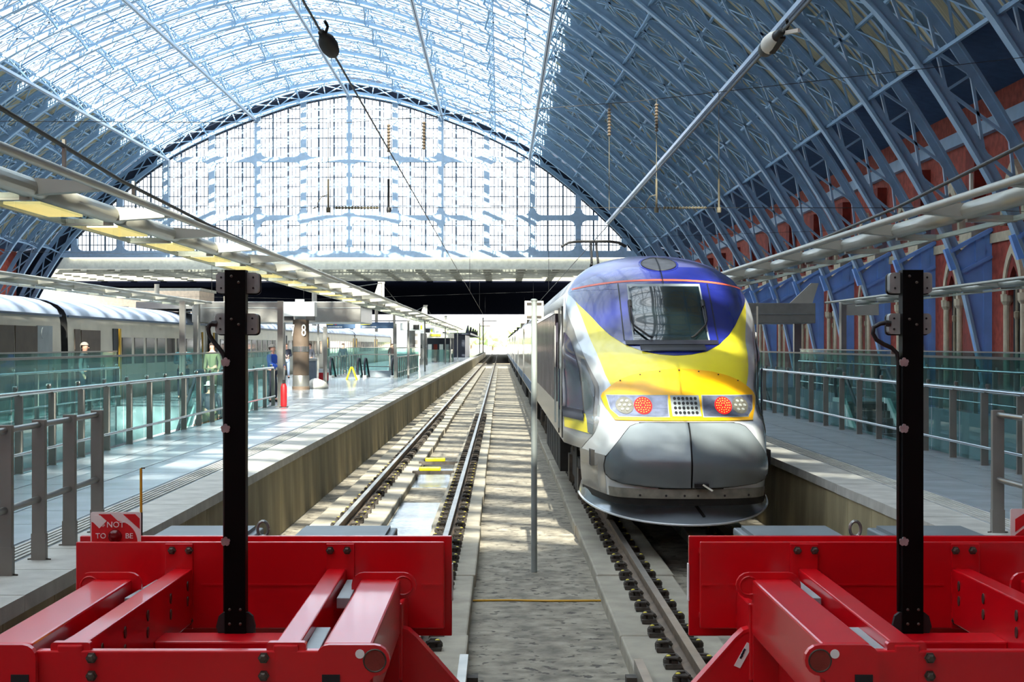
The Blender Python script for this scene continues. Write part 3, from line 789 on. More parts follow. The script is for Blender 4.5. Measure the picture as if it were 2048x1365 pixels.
def lamp_post(x, label, flip):
    Y = 8.78
    t = thing('signal_post', (x, Y, .085), label, 'lamp post', 'black lamp posts on the buffer stops')
    m = MB(); m.box(x-.058, x+.058, Y, Y+.012, .0, 2.115); m.box(x-.058, x-.046, Y+.012, Y+.09, .0, 2.115); m.box(x+.046, x+.058, Y+.012, Y+.09, .0, 2.115)
    p = m.build('channel_post', 'black', t)
    for s in (-1, 1):
        poly = [(x+s*.058, .06), (x+s*.095, .08), (x+s*.11, .12), (x+s*.095, .18), (x+s*.07, .2), (x+s*.058, .2)]
        MB().prism(poly, 'y', Y+.02, Y+.05).build('foot_bracket', 'blackmatt', t)
    MB().box(x-.1, x+.1, Y+.03, Y+.1, .0, .1).build('foot_plate', 'blackmatt', t)
    sc = MB().lathe([(.008, 0), (.008, -.006), (.004, -.009)], (0, 0, 0), 'y', 8).mesh('screw', 'bolt')
    for dx, dz in ((-.02, 2.08), (.02, 2.045), (-.02, 1.84), (.02, 1.81), (-.03, .14), (.03, .14), (-.03, .22), (.03, .22)):
        o = bpy.data.objects.new('screw', sc); col.objects.link(o); o.parent = p; o.location = Vector((x+dx, Y, dz)) - ORG[p.name]
    for i, zc in enumerate((2.045, 1.815)):
        xo = (.003, -.002)[i]
        h = MB().prism([(x+xo+a, zc+b) for a, b in rbox_poly(.238, .116, .022)], 'y', Y+.055, Y+.12).build('lamp_housing', 'lampgrey', t)
        MB().prism([(x+xo+a, zc+b-.004) for a, b in rbox_poly(.246, .122, .024)], 'y', Y+.12, Y+.145).build('lamp_rim', 'blackmatt', h)
        for dx in (-.09, .09):
            for dz in (-.03, .03):
                MB().lathe([(.006, 0), (.006, -.004)], (x+xo+dx, Y+.055, zc+dz), 'y', 8).build('screw', 'blackmatt', h)
    pts = [(-.118, 1.815), (-.135, 1.82), (-.152, 1.812), (-.16, 1.785), (-.155, 1.755), (-.135, 1.72), (-.105, 1.685), (-.08, 1.65), (-.068, 1.62), (-.065, 1.55), (-.066, 1.0), (-.064, .2)]
    if flip: pts = [(-.118, 1.812), (-.14, 1.82), (-.17, 1.815), (-.205, 1.795), (-.21, 1.76), (-.19, 1.725), (-.15, 1.70), (-.105, 1.68), (-.075, 1.65), (-.066, 1.6), (-.066, 1.0), (-.064, .2)]
    MB().tube([(x+a, Y+.06, b) for a, b in pts], .0125, 8).build('power_cable', 'cable', t, smooth=True)
    MB().tube([(x-.11, Y+.06, 1.815), (x-.14, Y+.06, 1.818)], .018, 8).build('cable_gland', 'cable', t)
    for zc in (1.6, 1.23, .6):
        c = MB()
        for a in range(5):
            an = 2*math.pi*a/5 + .3; c.lathe([(.011, 0), (.011, -.012)], (x-.052+.016*math.cos(an), Y, zc+.016*math.sin(an)), 'y', 7)
        c.bar((x-.075, Y-.004, zc), (x-.03, Y-.004, zc), .012, .03); c.build('cable_clip', 'clip', t)
lamp_post(-1.48, 'black lamp post on the buffer stop of the empty track', False)
lamp_post(2.30, 'black lamp post on the buffer stop before the blue and yellow train', True)

# warning sign, rod
t = thing('warning_sign', (-2.37, 9.70, .3), 'red and white board reading NOT TO BE behind the buffer beam', 'sign')
SX, SY, SZ = -2.37, 9.70, .031
MB().prism([(SX+a, SZ+.49+b) for a, b in rbox_poly(.31, .29, .012)], 'y', SY, SY+.006).build('board', 'white', t)
L_, R_, B_, T_ = SX-.148, SX+.148, .352, .626
def face(poly, mat, d=.002): MB().prism([(a, b+SZ) for a, b in poly], 'y', SY-d, SY).build('printed_band', mat, t)
disc = [(SX+.01+.125*math.cos(a), .445+.135*math.sin(a)) for a in [2*math.pi*i/36 for i in range(36)]]
face(disc, 'signred', .0025)
face([(L_, .575), (L_, .37), (SX, .37), (SX, .53), (SX-.05, .53)][::1], 'signred', .0022)
face([(SX-.105, .622), (SX-.03, .622), (SX+.03, .565), (SX-.06, .545)], 'signred', .0022)
face([(SX+.045, .622), (SX+.12, .622), (R_, .595), (R_, .53)], 'signred', .0022)
face([(SX-.13, .615), (SX-.09, .555), (SX-.055, .58), (SX-.095, .615)][::1], 'white', .004)
face([(SX-.145, .58), (SX-.105, .615), (SX-.06, .575), (SX-.1, .535)], 'white', .005)
lettering('lettering', 'NOT', .05, (SX, SY-.004, SZ+.556), 'white', t); lettering('lettering', 'TO', .046, (SX-.09, SY-.004, SZ+.487), 'white', t); lettering('lettering', 'BE', .046, (SX+.084, SY-.004, SZ+.487), 'white', t)
MB().lathe([(.042, 0), (.042, -.01), (.034, -.022), (.015, -.03)], (SX-.003, SY-.002, SZ+.487), 'y', 20).build('warning_lamp', 'lampred', t, smooth=40)
MB().box(SX-.14, SX-.11, SY+.006, SY+.02, .2, .6).build('stake', 'blackmatt', t); MB().box(SX+.11, SX+.14, SY+.006, SY+.02, .2, .6).build('stake', 'blackmatt', t)
MB().box(SX-.19, SX+.17, SY+.0, SY+.04, .34, .40).build('bracket', 'red', t)
t = thing('measuring_rod', (-2.275, 9.97, .45), 'thin yellow rod standing beside the NOT TO BE board', 'rod')
MB().tube([(-2.275, 9.97, .40), (-2.275, 9.97, .635)], .010, 8).build('socket', 'castiron', t)
MB().tube([(-2.275, 9.97, .63), (-2.276, 9.97, .915)], .0085, 8).build('shaft', 'yellowrod', t)
MB().bar((-2.276, 9.97, .915), (-2.25, 9.97, .915), .006, .008).build('hook', 'castiron', t)
t = thing('warning_sign', (3.35, 9.9, .3), 'red and white striped board edge behind the other buffer beam', 'sign')
MB().prism([(3.36+a, .50+b) for a, b in rbox_poly(.31, .33, .012)], 'y', 9.9, 9.906).build('board', 'white', t)
MB().prism([(3.235, .60), (3.33, .66), (3.42, .66), (3.235, .52)], 'y', 9.897, 9.9).build('printed_band', 'signred', t)
MB().prism([(3.235, .50), (3.44, .655), (3.5, .655), (3.5, .60), (3.3, .44), (3.235, .41)], 'y', 9.896, 9.9).build('printed_band', 'signred', t)
MB().box(3.25, 3.28, 9.906, 9.92, .2, .6).build('stake', 'blackmatt', t)
# slim grey post with two small plates
px_, py_ = .41, 19.2
t = thing('marker_post', (px_, py_, BZ), 'slim grey post between the tracks carrying two small plates', 'post')
MB().tube([(px_, py_, BZ-.02), (px_, py_, 2.235)], .037, 14).build('pole', 'polegrey', t, smooth=60)
MB().lathe([(.042, 2.23), (.042, 2.245), (.02, 2.255)], (px_, py_, 0), 'z', 12).build('pole_cap', 'polegrey', t)
for s in (-1, 1):
    MB().prism([(px_+s*.075+a, 2.115+b) for a, b in rbox_poly(.08, .23, .006)], 'y', py_+.0, py_+.012).build('plate', 'cream', t)
    for dz in (-.08, .08): MB().box(px_+s*.06-.03, px_+s*.06+.03, py_-.015, py_, 2.115+dz-.012, 2.115+dz+.012).build('plate_clamp', 'castiron', t)

# ================================================================ THE BLUE AND YELLOW TRAIN
XT, YT, ZT = 2.30, 18.9, RZ
S0 = [(.5, .10), (.6, .09), (.73, .10), (.94, .07), (1.2, .15), (1.45, .38), (1.51, .66), (1.8, 1.04), (2.12, 1.42), (2.3, 1.72), (2.51, 2.25), (2.9, 2.8), (3.27, 3.3), (3.45, 3.62), (3.6, 4.0), (3.7, 4.4), (3.78, 5.0), (3.84, 6.2)]
WZ = [(.5, 1.36), (.9, 1.40), (1.3, 1.407), (2.4, 1.407), (2.8, 1.39), (3.0, 1.37), (3.2, 1.32), (3.4, 1.21), (3.55, 1.06), (3.65, .91), (3.72, .76), (3.78, .55), (3.82, .3), (3.84, .02)]
LS = [(.5, 2.2), (1.2, 2.1), (2.0, 1.9), (3.0, 1.8), (3.4, 1.9), (3.84, 2.2)]
GT = [(0, 0), (.2, .015), (.36, .06), (.57, .2), (.675, .42), (.75, .85), (.86, 1.85), (.95, 2.7), (1, 3.25)]
NE = 2.6
def nose(ph, z):
    W = sinterp(WZ, z); c = max(0, math.cos(ph)); s = math.sin(ph); u = abs(s)**(2/NE)
    wl = min(1, max(0, (2.9-z)/1.6)); wl = wl*wl*(3-2*wl)
    sp = (1-wl)*interp(LS, z)*(1-c**(2/NE)) + wl*sinterp(GT, u)
    return Vector((W*math.copysign(u, s), sinterp(S0, z)+sp, z))
def nose_o(ph, z, off):
    p = nose(ph, z); e = .01
    a = nose(min(ph+e, math.pi/2-1e-4), z) - nose(max(ph-e, -math.pi/2+1e-4), z); b = nose(ph, min(z+e, 3.839)) - nose(ph, max(z-e, .5))
    n = a.cross(b)
    if n.length > 1e-9:
        n.normalize()
        if n.y > .001 and abs(n.x) < .5 and n.z < .3: n = -n
        if n.dot(Vector((p.x, p.y-6, p.z-1.5))) < 0: n = -n
        p = p + n*off
    return Vector((XT+p.x, YT+p.y, ZT+p.z))
def phx(x, z):
    W = sinterp(WZ, z); u = min(1, abs(x)/W); return math.copysign(math.asin(u**(NE/2)), x)
def zlist(z0, z1, n): return [lerp(z0, z1, i/n) for i in range(n+1)]
def patch(name, zs, fl, fr, off, mat, parent, nc=24, inphi=False, edge=True):
    """a sheet lying on the nose between two boundary curves fl(z), fr(z); edge closes it down to the body"""
    rows = []
    for z in zs:
        a, b = fl(z), fr(z)
        if inphi: a, b = math.radians(a), math.radians(b)
        else: a, b = phx(a, z), phx(b, z)
        rows.append([nose_o(lerp(a, b, j/nc), z, off) for j in range(nc+1)])
    m = MB().grid(rows)
    return m.build(name, mat, parent, smooth=True)
def disc(name, xc, zc, rx, rz, off, mat, parent, n=20, rings=3):
    m = MB(); rows = []
    for k in range(rings+1):
        r = k/rings; rows.append([nose_o(phx(xc+rx*r*math.cos(2*math.pi*i/n), zc+rz*r*math.sin(2*math.pi*i/n)), zc+rz*r*math.sin(2*math.pi*i/n), off) for i in range(n+1)])
    return m.grid(rows).build(name, mat, parent, smooth=True)
pc = thing('power_car', (XT, YT, BZ), 'streamlined train power car with blue windscreen band and yellow nose', 'train')
zz = zlist(.5, 3.3, 84) + [3.3 + .54*(1-(1-i/40)**2) for i in range(1, 41)]
zz[-1] = 3.839
nose_m = MB(); rows = []
NPH = 96
for z in zz:
    lim = 58 if z < 1.06 else 90
    rows.append([nose_o(math.radians(lerp(-lim, lim, j/NPH)), z, 0) for j in range(NPH+1)])
nose_m.grid([r for r, z in zip(rows, zz) if z < 1.06]); nose_m.grid([r for r, z in zip(rows, zz) if z >= 1.06])
cabn = nose_m.build('cab_shell', 'trainwhite', pc, smooth=True)
LEN = 22.0
for nm, z0, z1, mat in (('side_panel', 1.06, 3.22, 'trainside'), ('roof_panel', 3.22, 3.839, 'roofgrey')):
    for s in (-1, 1):
        r = []
        for z in [z for z in zz if z0-.02 <= z <= z1+.02]:
            p = nose(s*math.pi/2, z); r.append([(XT+p.x, YT+lerp(p.y, LEN, k/6), ZT+z) for k in range(7)])
        MB().grid(r).build(nm, mat, pc, smooth=True)
MB().box(XT-1.38, XT+1.38, YT+LEN-.02, YT+LEN, ZT+1.06, ZT+3.3).build('end_wall', 'darkunder', pc)
cre = [(1.06, 57), (1.3, 46.5), (1.5, 41.5), (1.92, 40.5), (2.22, 49), (2.67, 61), (3.0, 76), (3.23, 88)]
for s in (-1, 1):
    patch('cab_side', zlist(1.07, 3.23, 50), lambda z: s*interp(cre, z), lambda z: s*90, .004, 'trainside', cabn, 20, True)
    low = patch('lower_quarter', zlist(.52, 1.07, 14), lambda z: s*40, lambda z: s*57.9, .003, 'trainside', cabn, 12, True)
# livery on the nose
bl = [(2.295, 0), (2.31, .2), (2.35, .42), (2.44, .63), (2.57, .81), (2.7, .93), (2.82, 1.02), (3.02, 1.185), (3.2, 1.30)]
def bx(z): return interp(bl, z)
yo = [(1.75, .80), (2.05, .93), (2.47, 1.05), (2.99, 1.20), (3.06, 1.22)]
patch('yellow_paint', zlist(1.72, 3.06, 70), lambda z: -interp(yo, z), lambda z: interp(yo, z), .003, 'trainyellow', cabn, 60)
patch('blue_paint', [2.297 + .93*(i/50)**1.3 for i in range(51)], lambda z: -bx(z), lambda z: bx(z), .006, 'trainblue', cabn, 60)
patch('blue_roof_paint', [3.22 + .612*(1-(1-i/40)**1.8) for i in range(41)], lambda z: -80, lambda z: 80, .006, 'trainbluedirty', cabn, 60, True)
patch('blue_upper_paint', zlist(3.22, 3.56, 16), lambda z: -interp([(3.22, 78), (3.5, 38), (3.56, 20)], z), lambda z: interp([(3.22, 78), (3.5, 60), (3.56, 48)], z), .008, 'trainblue', cabn, 50, True)
st_r = []
for j in range(61):
    x = lerp(-1.24, 1.24, j/60); z = 3.352 - .1*(abs(x)/1.24)**2.2; st_r.append([nose_o(phx(x, z-.013), z-.013, .011), nose_o(phx(x, z+.013), z+.013, .011)])
MB().grid(st_r).build('orange_stripe', 'stripe', cabn, smooth=True)
seam_r = [[nose_o(phx(-.006, z), z, .012), nose_o(phx(.006, z), z, .012)] for z in zlist(3.3, 3.48, 12)]
MB().grid(seam_r).build('roof_seam', 'seam', cabn)
# roof hatch
disc('hatch_ring', .0, 3.605, .29, .125, .012, 'trainblue', cabn); disc('roof_hatch', 0, 3.603, .245, .105, .018, 'hatchgrey', cabn)
MB().tube([nose_o(phx(.25*math.cos(a), 3.603+.108*math.sin(a)), 3.603+.108*math.sin(a), .018) for a in [2*math.pi*i/40 for i in range(41)]], .007, 6).build('hatch_rim', 'seam', cabn)
# windscreen
patch('windscreen_surround', zlist(2.44, 3.31, 30), lambda z: -.60, lambda z: .60, .009, 'trainblue', cabn, 24)
patch('windscreen_seal', zlist(2.475, 3.295, 30), lambda z: -.515, lambda z: .515, .012, 'greyplate', cabn, 24)
wsm = patch('windscreen', zlist(2.495, 3.255, 30), lambda z: -.495, lambda z: .492, .015, 'windscreen', cabn, 24)
for xx in (-.63, .63):
    MB().grid([[nose_o(phx(xx-.008, z), z, .011), nose_o(phx(xx+.008, z), z, .011)] for z in zlist(2.5, 3.3, 20)]).build('panel_gap', 'seam', cabn)
patch('wiper_tray', zlist(2.43, 2.488, 5), lambda z: -.62, lambda z: .62, .02, 'rubber', cabn, 24)
patch('air_slot', zlist(2.375, 2.432, 5), lambda z: -.44, lambda z: .42, .014, 'seam', cabn, 20)
patch('air_slot_lip', zlist(2.345, 2.38, 4), lambda z: -.43, lambda z: .41, .03, 'rubber', cabn, 20)
for s in (-1, 1):
    pts = [(s*.50, 2.97), (s*.515, 2.9), (s*.51, 2.74), (s*.48, 2.67), (s*.30, 2.515), (s*.26, 2.5)]
    w = MB().tube([nose_o(phx(x, z), z, .05) for x, z in pts], .014, 6).build('wiper_arm', 'blackmatt', pc, smooth=True)
    MB().tube([nose_o(phx(s*.5, z), z, .04) for z in (3.02, 2.93)], .03, 8).build('wiper_pivot', 'blackmatt', w)
    MB().tube([nose_o(phx(s*.49, z), z, .035) for z in (2.95, 2.6)], .01, 6).build('wiper_blade', 'rubber', w)
# lamp panel
lt = [(1.49, .86), (1.56, .9), (1.66, .955), (1.77, .99), (1.82, .97), (1.9, .88), (1.98, .77), (2.04, .62), (2.09, .42), (2.115, .2), (2.125, .03)]
lampp = patch('lamp_panel', zlist(1.49, 1.98, 36) + [1.98 + .145*(1-(1-i/14)**2) for i in range(1, 15)], lambda z: -interp(lt, z), lambda z: interp(lt, z), .014, 'trainorange', pc, 60)
for x, z in ((-.75, 1.985), (-.5, 2.06), (-.25, 2.1), (0, 2.115), (.25, 2.1), (.5, 2.06), (.75, 1.985)): disc('rivet', x, z-.015, .012, .008, .02, 'seam', lampp, 8, 1)
for s in (-1, 1):
    oi = lambda z: s*interp([(1.535, .80), (1.62, .885), (1.785, .92)], z)
    ii = lambda z: s*interp([(1.535, .205), (1.785, .195)], z) if s < 0 else interp([(1.535, .235), (1.785, .25)], z)
    patch('lamp_frame', zlist(1.525, 1.795, 12), lambda z: oi(z)+s*.012, lambda z: ii(z)-s*.012, .017, 'greyplate', lampp, 24)
    lw = patch('lamp_window', zlist(1.535, 1.785, 12), oi, ii, .02, 'lampglass', pc, 24)
    disc('tail_lamp', s*.5, 1.662, .112, .108, .024, 'ledred', lw)
    dots = MB()
    for rr, n in ((.03, 6), (.058, 12), (.085, 16)):
        for i in range(n):
            a = 2*math.pi*i/n; x, z = s*.5+rr*math.cos(a), 1.662+rr*math.sin(a)
            dots.tube([nose_o(phx(x, z), z, .022), nose_o(phx(x, z), z, .03)], .008, 6)
    dd = dots.build('tail_lamp_diode', 'ledhot', lw); dd['kind'] = 'stuff'
    hd = disc('headlamp', s*.72, 1.662, .108, .105, .024, 'lens', lw)
    dots = MB()
    for i in range(7):
        a = 2*math.pi*i/6; rr = 0 if i == 6 else .06; x, z = s*.72+rr*math.cos(a), 1.662+rr*math.sin(a)
        dots.tube([nose_o(phx(x, z), z, .02), nose_o(phx(x, z), z, .034)], .022, 8)
    dots.build('headlamp_reflector', 'lampgrey', lw)
    gp = patch('grab_recess', zlist(1.52, 1.66, 4), lambda z: s*(1.005+.1*(1.66-z)), lambda z: s*(1.03+.1*(1.66-z)), .008, 'greyplate', cabn, 3)
gr = patch('horn_grille', zlist(1.535, 1.79, 8), lambda z: -.155, lambda z: .205, .02, 'greyplate', pc, 12)
hol = MB()
for i in range(6):
    for j in range(4):
        x, z = -.105+.052*i+.0, 1.575+.058*j
        hol.grid([[nose_o(phx(x+r*math.cos(a), z+r*math.sin(a)), z+r*math.sin(a), .023) for a in [2*math.pi*k/10 for k in range(11)]] for r in (.0005, .02)])
hh = hol.build('grille_hole', 'seam', gr); hh['kind'] = 'stuff'
# coupler cover: two doors with a dark joint round them
ct = [(.715, .30), (.73, .5), (.76, .78), (.80, .92), (.85, .975), (.95, .985), (1.06, .965), (1.2, .87), (1.35, .76), (1.42, .70), (1.445, .64), (1.457, .55)]
ctz = zlist(.715, .85, 8) + zlist(.86, 1.42, 24) + zlist(1.425, 1.457, 5)
patch('cover_joint', [z+(-.02 if z < 1.0 else .02) for z in ctz], lambda z: -interp(ct, min(1.455, max(.72, z)))-.026, lambda z: interp(ct, min(1.455, max(.72, z)))+.026, .010, 'seam', cabn, 40)
def bulge(x, z): return .03 + .05*max(0, 1-abs(z-1.0)/.45)*max(0, 1-abs(x)/1.05)
for s in (-1, 1):
    rows = []
    for z in ctz:
        a, b = s*.010, s*interp(ct, z)
        rows.append([nose_o(phx(lerp(a, b, j/24), z), z, bulge(lerp(a, b, j/24), z)) for j in range(25)])
    # returns of the door edges towards the body
    MB().grid(rows).build('coupler_door', 'covergrey', pc, smooth=True)
zo = [.722] + [z for z in ctz if .73 < z < 1.45] + [1.457]
outl = [(interp(ct, z), z) for z in zo]; ring = [(x, z) for x, z in outl] + [(x, 1.462) for x in (.4, .2, 0, -.2, -.4)] + [(-x, z) for x, z in outl[::-1]] + [(x, .712) for x in (-.2, 0, .2)]
ring.append(ring[0])
MB().tube([nose_o(phx(x, z), z, .024) for x, z in ring], .011, 6).build('cover_gasket', 'seam', cabn, smooth=True)
MB().grid([[nose_o(phx(-.02, z), z, .012), nose_o(phx(.02, z), z, .012)] for z in ctz]).build('door_seam', 'seam', cabn)
lt_ = MB(); p = nose_o(phx(.03, .76), .76, .09); lt_.box(p.x-.0, p.x+.17, p.y-.0, p.y+.06, p.z-.025, p.z+.02); lt_.build('latch_recess', 'seam', pc)
MB().bar((p.x+.1, p.y-.01, p.z+.01), (p.x+.21, p.y-.06, p.z-.06), .035, .014).build('latch_lever', 'cream', pc)
patch('chin_shadow', zlist(.50, .585, 4), lambda z: -57.5, lambda z: 57.5, .006, 'darkunder', cabn, 40, True)  # dark sheet painting the shade between chin strip and plough
patch('chin_strip', zlist(.585, .70, 5), lambda z: -38, lambda z: 38, .015, 'chin', cabn, 40, True)
for a in (-.6, -.3, -.08, .08, .4, .7): disc('chin_bolt', a, .62, .014, .014, .026, 'seam', cabn, 8, 1)
# snow plough
rows = []; lip = []
for j in range(41):
    t = lerp(-1, 1, j/40)*math.pi/2; x = 1.24*math.sin(t); s = 2.55*(1-math.cos(t))**1.05; zl = .285 + .17*(1-math.cos(t)); zt = .60 + .03*(1-math.cos(t))
    so = .42*math.cos(t); r = []
    for k in range(9):
        q = k/8*math.pi/2
        r.append((XT + x*(1-.05*(1-math.sin(q))), YT + s - .08 + so*(1-math.sin(q)), ZT + zl + (zt-zl)*(1-math.cos(q))))
    r = r[::-1]
    rows.append(r)
pl_ = [[(XT+1.24*math.sin(t)*(1-.04*(1-k/8)), YT-.08 + 2.55*(1-math.cos(t))**1.05 + .44*math.cos(t)*(1-(k/8)**2)**.5*1.0, ZT + lerp(.60+.03*(1-math.cos(t)), .285+.17*(1-math.cos(t)), (k/8)**1.6)) for k in range(9)] for t in [lerp(-1, 1, j/40)*math.pi/2 for j in range(41)]]
plough = MB().grid(pl_).grid([[(x, y+.05, z-.02) for x, y, z in r] for r in pl_]).build('snow_plough', 'plough', pc, smooth=True)
MB().tube([r[-1] for r in pl_], .016, 6).build('plough_lip', 'trainwhite', plough, smooth=True)
MB().bar((pl_[20][4][0]+.05, pl_[20][4][1], pl_[20][4][2]+.03), (pl_[20][7][0]+.16, pl_[20][7][1]-.02, pl_[20][7][2]+.02), .03, .02).build('plough_mark', 'seam', plough)
# cab side: door window, yellow corner, cover
for s in (-1, 1):
    patch('yellow_corner', zlist(1.29, 1.52, 8), lambda z: s*80, lambda z: s*49.5, .008, 'trainyellow', cabn, 14, True)
    patch('quarter_panel', zlist(1.30, 2.25, 24), lambda z: s*interp([(1.3, 50.5), (1.9, 51.5), (2.25, 54)], z), lambda z: s*interp([(1.3, 46.8), (1.88, 43), (2.25, 51)], z), .010, 'covergrey', cabn, 8, True)
    cw = patch('cab_side_window', zlist(1.44, 2.62, 26), lambda z: s*82, lambda z: s*interp([(1.44, 53), (1.5, 52), (1.8, 53), (2.10, 55.5), (2.52, 64.5), (2.62, 74)], z), .014, 'purple', pc, 14, True)
    patch('window_sill', zlist(1.43, 1.56, 4), lambda z: s*82, lambda z: s*52.5, .022, 'rubber', cw, 12, True)
    xs = XT + s*1.407
    for a in (3.85, 5.15): MB().box(xs-.012, xs+.012, YT+a-.01, YT+a+.01, ZT+1.1, ZT+3.0).build('door_gap', 'seam', cabn)
    for a in (3.75, 5.3): MB().tube([(xs+s*.05, YT+a, ZT+1.25), (xs+s*.05, YT+a, ZT+2.1)], .018, 6).build('grab_rail', 'chrome', pc)
    lv = MB().box(xs-.02, xs+.02, YT+5.9, YT+18.2, ZT+1.55, ZT+2.93).build('louvre_panel', 'vent', pc)
    for k in range(19):
        y = YT+6.0+k*.66; MB().box(xs-.04, xs+.04, y-.035, y+.035, ZT+1.56, ZT+2.92).build('louvre_slat', 'trainside', lv)
    MB().box(xs-.05, xs+.02, YT+5.7, YT+18.4, ZT+2.93, ZT+2.98).build('louvre_trim', 'trainside', pc)
# under the body
MB().box(XT-1.15, XT+1.15, YT+1.2, YT+LEN, ZT+.9, ZT+1.1).build('underframe', 'darkunder', pc)
def bogie(par, y, xt=XT, zt=ZT):
    b = MB()
    for s in (-1, 1): b.box(xt+s*1.08-.09, xt+s*1.08+.09, y-1.9, y+1.9, zt+.42, zt+.8); b.box(xt+s*1.02-.16, xt+s*1.02+.16, y-.35, y+.35, zt+.3, zt+.95)
    b.box(xt-.95, xt+.95, y-.4, y+.4, zt+.35, zt+.85)
    bo = b.build('bogie_frame', 'darkunder', par)
    for dy in (-1.45, 1.45):
        w = MB(); w.lathe([(.46, -.82), (.46, -.7), (.2, -.68), (.09, -.66), (.09, .66), (.2, .68), (.46, .7), (.46, .82)], (xt, y+dy, zt+.46), 'x', 20); w.build('wheelset', 'castiron', bo)
        for s in (-1, 1):
            MB().box(xt+s*1.1-.12, xt+s*1.1+.12, y+dy-.2, y+dy+.2, zt+.3, zt+.72).build('axle_box', 'castiron', bo)
            MB().lathe([(.09, .72), (.09, .95)], (xt+s*1.1, y+dy-.32, zt), 'z', 10).build('spring', 'castiron', bo)
bogie(pc, YT+4.6); bogie(pc, YT+17.8)
for i in range(6): MB().box(XT-1.3, XT+1.3, YT+7.5+i*1.3, YT+8.6+i*1.3, ZT+.32, ZT+.95).build('equipment_case', 'darkunder', pc)
for s in (-1, 1):
    MB().tube([(XT+s*1.02, YT+1.9, ZT+1.0), (XT+s*1.06, YT+1.86, ZT+.75), (XT+s*1.0, YT+1.83, ZT+.55), (XT+s*1.04, YT+1.8, ZT+.42)], .03, 8).build('brake_hose', 'yellowrod', pc)
    MB().box(XT+s*1.12-.04, XT+s*1.12+.04, YT+2.9, YT+3.0, ZT+.25, ZT+1.0).build('step_hanger', 'castiron', pc)
# pantograph
py0 = YT + 20
pg = thing('pantograph', (XT, py0, ZT+3.84), 'dark raised pantograph on the roof of the train', 'pantograph')
MB().box(XT-.55, XT+.55, py0-.6, py0+.6, ZT+3.82, ZT+3.95).build('base_frame', 'blackmatt', pg)
for s in (-1, 1):
    MB().tube([(XT+s*.12, py0+.5, ZT+3.95), (XT+s*.08, py0-.55, ZT+4.42)], .035, 8).build('lower_arm', 'blackmatt', pg)
    MB().tube([(XT+s*.08, py0-.55, ZT+4.42), (XT+s*.06, py0+.05, ZT+4.95)], .03, 8).build('upper_arm', 'blackmatt', pg)
for d in (-.14, .14):
    MB().tube([(XT-.8, py0+d, ZT+4.86), (XT-.62, py0+d, ZT+4.96), (XT-.4, py0+d, ZT+4.99), (XT+.4, py0+d, ZT+4.99), (XT+.62, py0+d, ZT+4.96), (XT+.8, py0+d, ZT+4.86)], .025, 8).build('contact_strip', 'blackmatt', pg)
# coaches
prof = [(sinterp(WZ, z), z) for z in (1.0, 1.06, 1.4, 2.0, 2.4, 2.8, 3.0, 3.2)]
rprof = [(sinterp(WZ, z)*.985, z*.985+.02) for z in (3.2, 3.4, 3.55, 3.65, 3.72, 3.78, 3.82, 3.835)]
CL = 18.7
c0y = YT + LEN + .35
co = thing('coach', (XT, c0y, BZ), 'glossy grey passenger coach coupled behind the power car', 'coach', 'passenger coaches of the blue and yellow train')
for s in (-1, 1): MB().grid([[(XT+s*w_, c0y, ZT+z), (XT+s*w_, c0y+CL-.35, ZT+z)] for w_, z in prof]).build('side_panel', 'coachside', co, smooth=True)
MB().grid([[(XT-w_, c0y, ZT+z), (XT-w_, c0y+CL-.35, ZT+z)] for w_, z in rprof] + [[(XT+w_, c0y, ZT+z), (XT+w_, c0y+CL-.35, ZT+z)] for w_, z in rprof[::-1]]).build('roof', 'roofgrey', co, smooth=True)
e = MB()
for y in (c0y+.01, c0y+CL-.37): e.box(XT-1.3, XT+1.3, y-.01, y+.01, ZT+.8, ZT+3.5)
e.box(XT-1.1, XT+1.1, c0y-.3, c0y+.1, ZT+.9, ZT+3.3); e.build('gangway_end', 'darkunder', co)
for k in range(7):
    for s in (-1, 1):
        y = c0y+2.7+k*2.05; MB().box(XT+s*1.40-.022, XT+s*1.40+.022, y, y+1.75, ZT+1.85, ZT+2.62).build('window', 'coachwin', co)
for s in (-1, 1):
    MB().box(XT+s*1.405-.02, XT+s*1.405+.02, c0y+.7, c0y+1.75, ZT+1.1, ZT+3.05).build('door', 'trainside', co)
    MB().box(XT+s*1.408-.012, XT+s*1.408+.012, c0y+.2, c0y+CL-.5, ZT+1.06, ZT+1.35).build('skirt_band', 'signblue', co)
MB().box(XT-1.15, XT+1.15, c0y, c0y+CL-.35, ZT+.75, ZT+1.1).build('underframe', 'darkunder', co)
for i in range(5): MB().box(XT-1.28, XT+1.28, c0y+3+i*2.6, c0y+5+i*2.6, ZT+.35, ZT+.95).build('equipment_case', 'darkunder', co)
bogie(co, c0y+2.2); bogie(co, c0y+CL-2.6)
co['label'] = 'glossy grey passenger coach coupled directly behind the power car'
for i in range(1, 9): copytree(co, (0, CL*i, 0), label='glossy grey passenger coach, %s behind the power car' % ORDN[i+1])

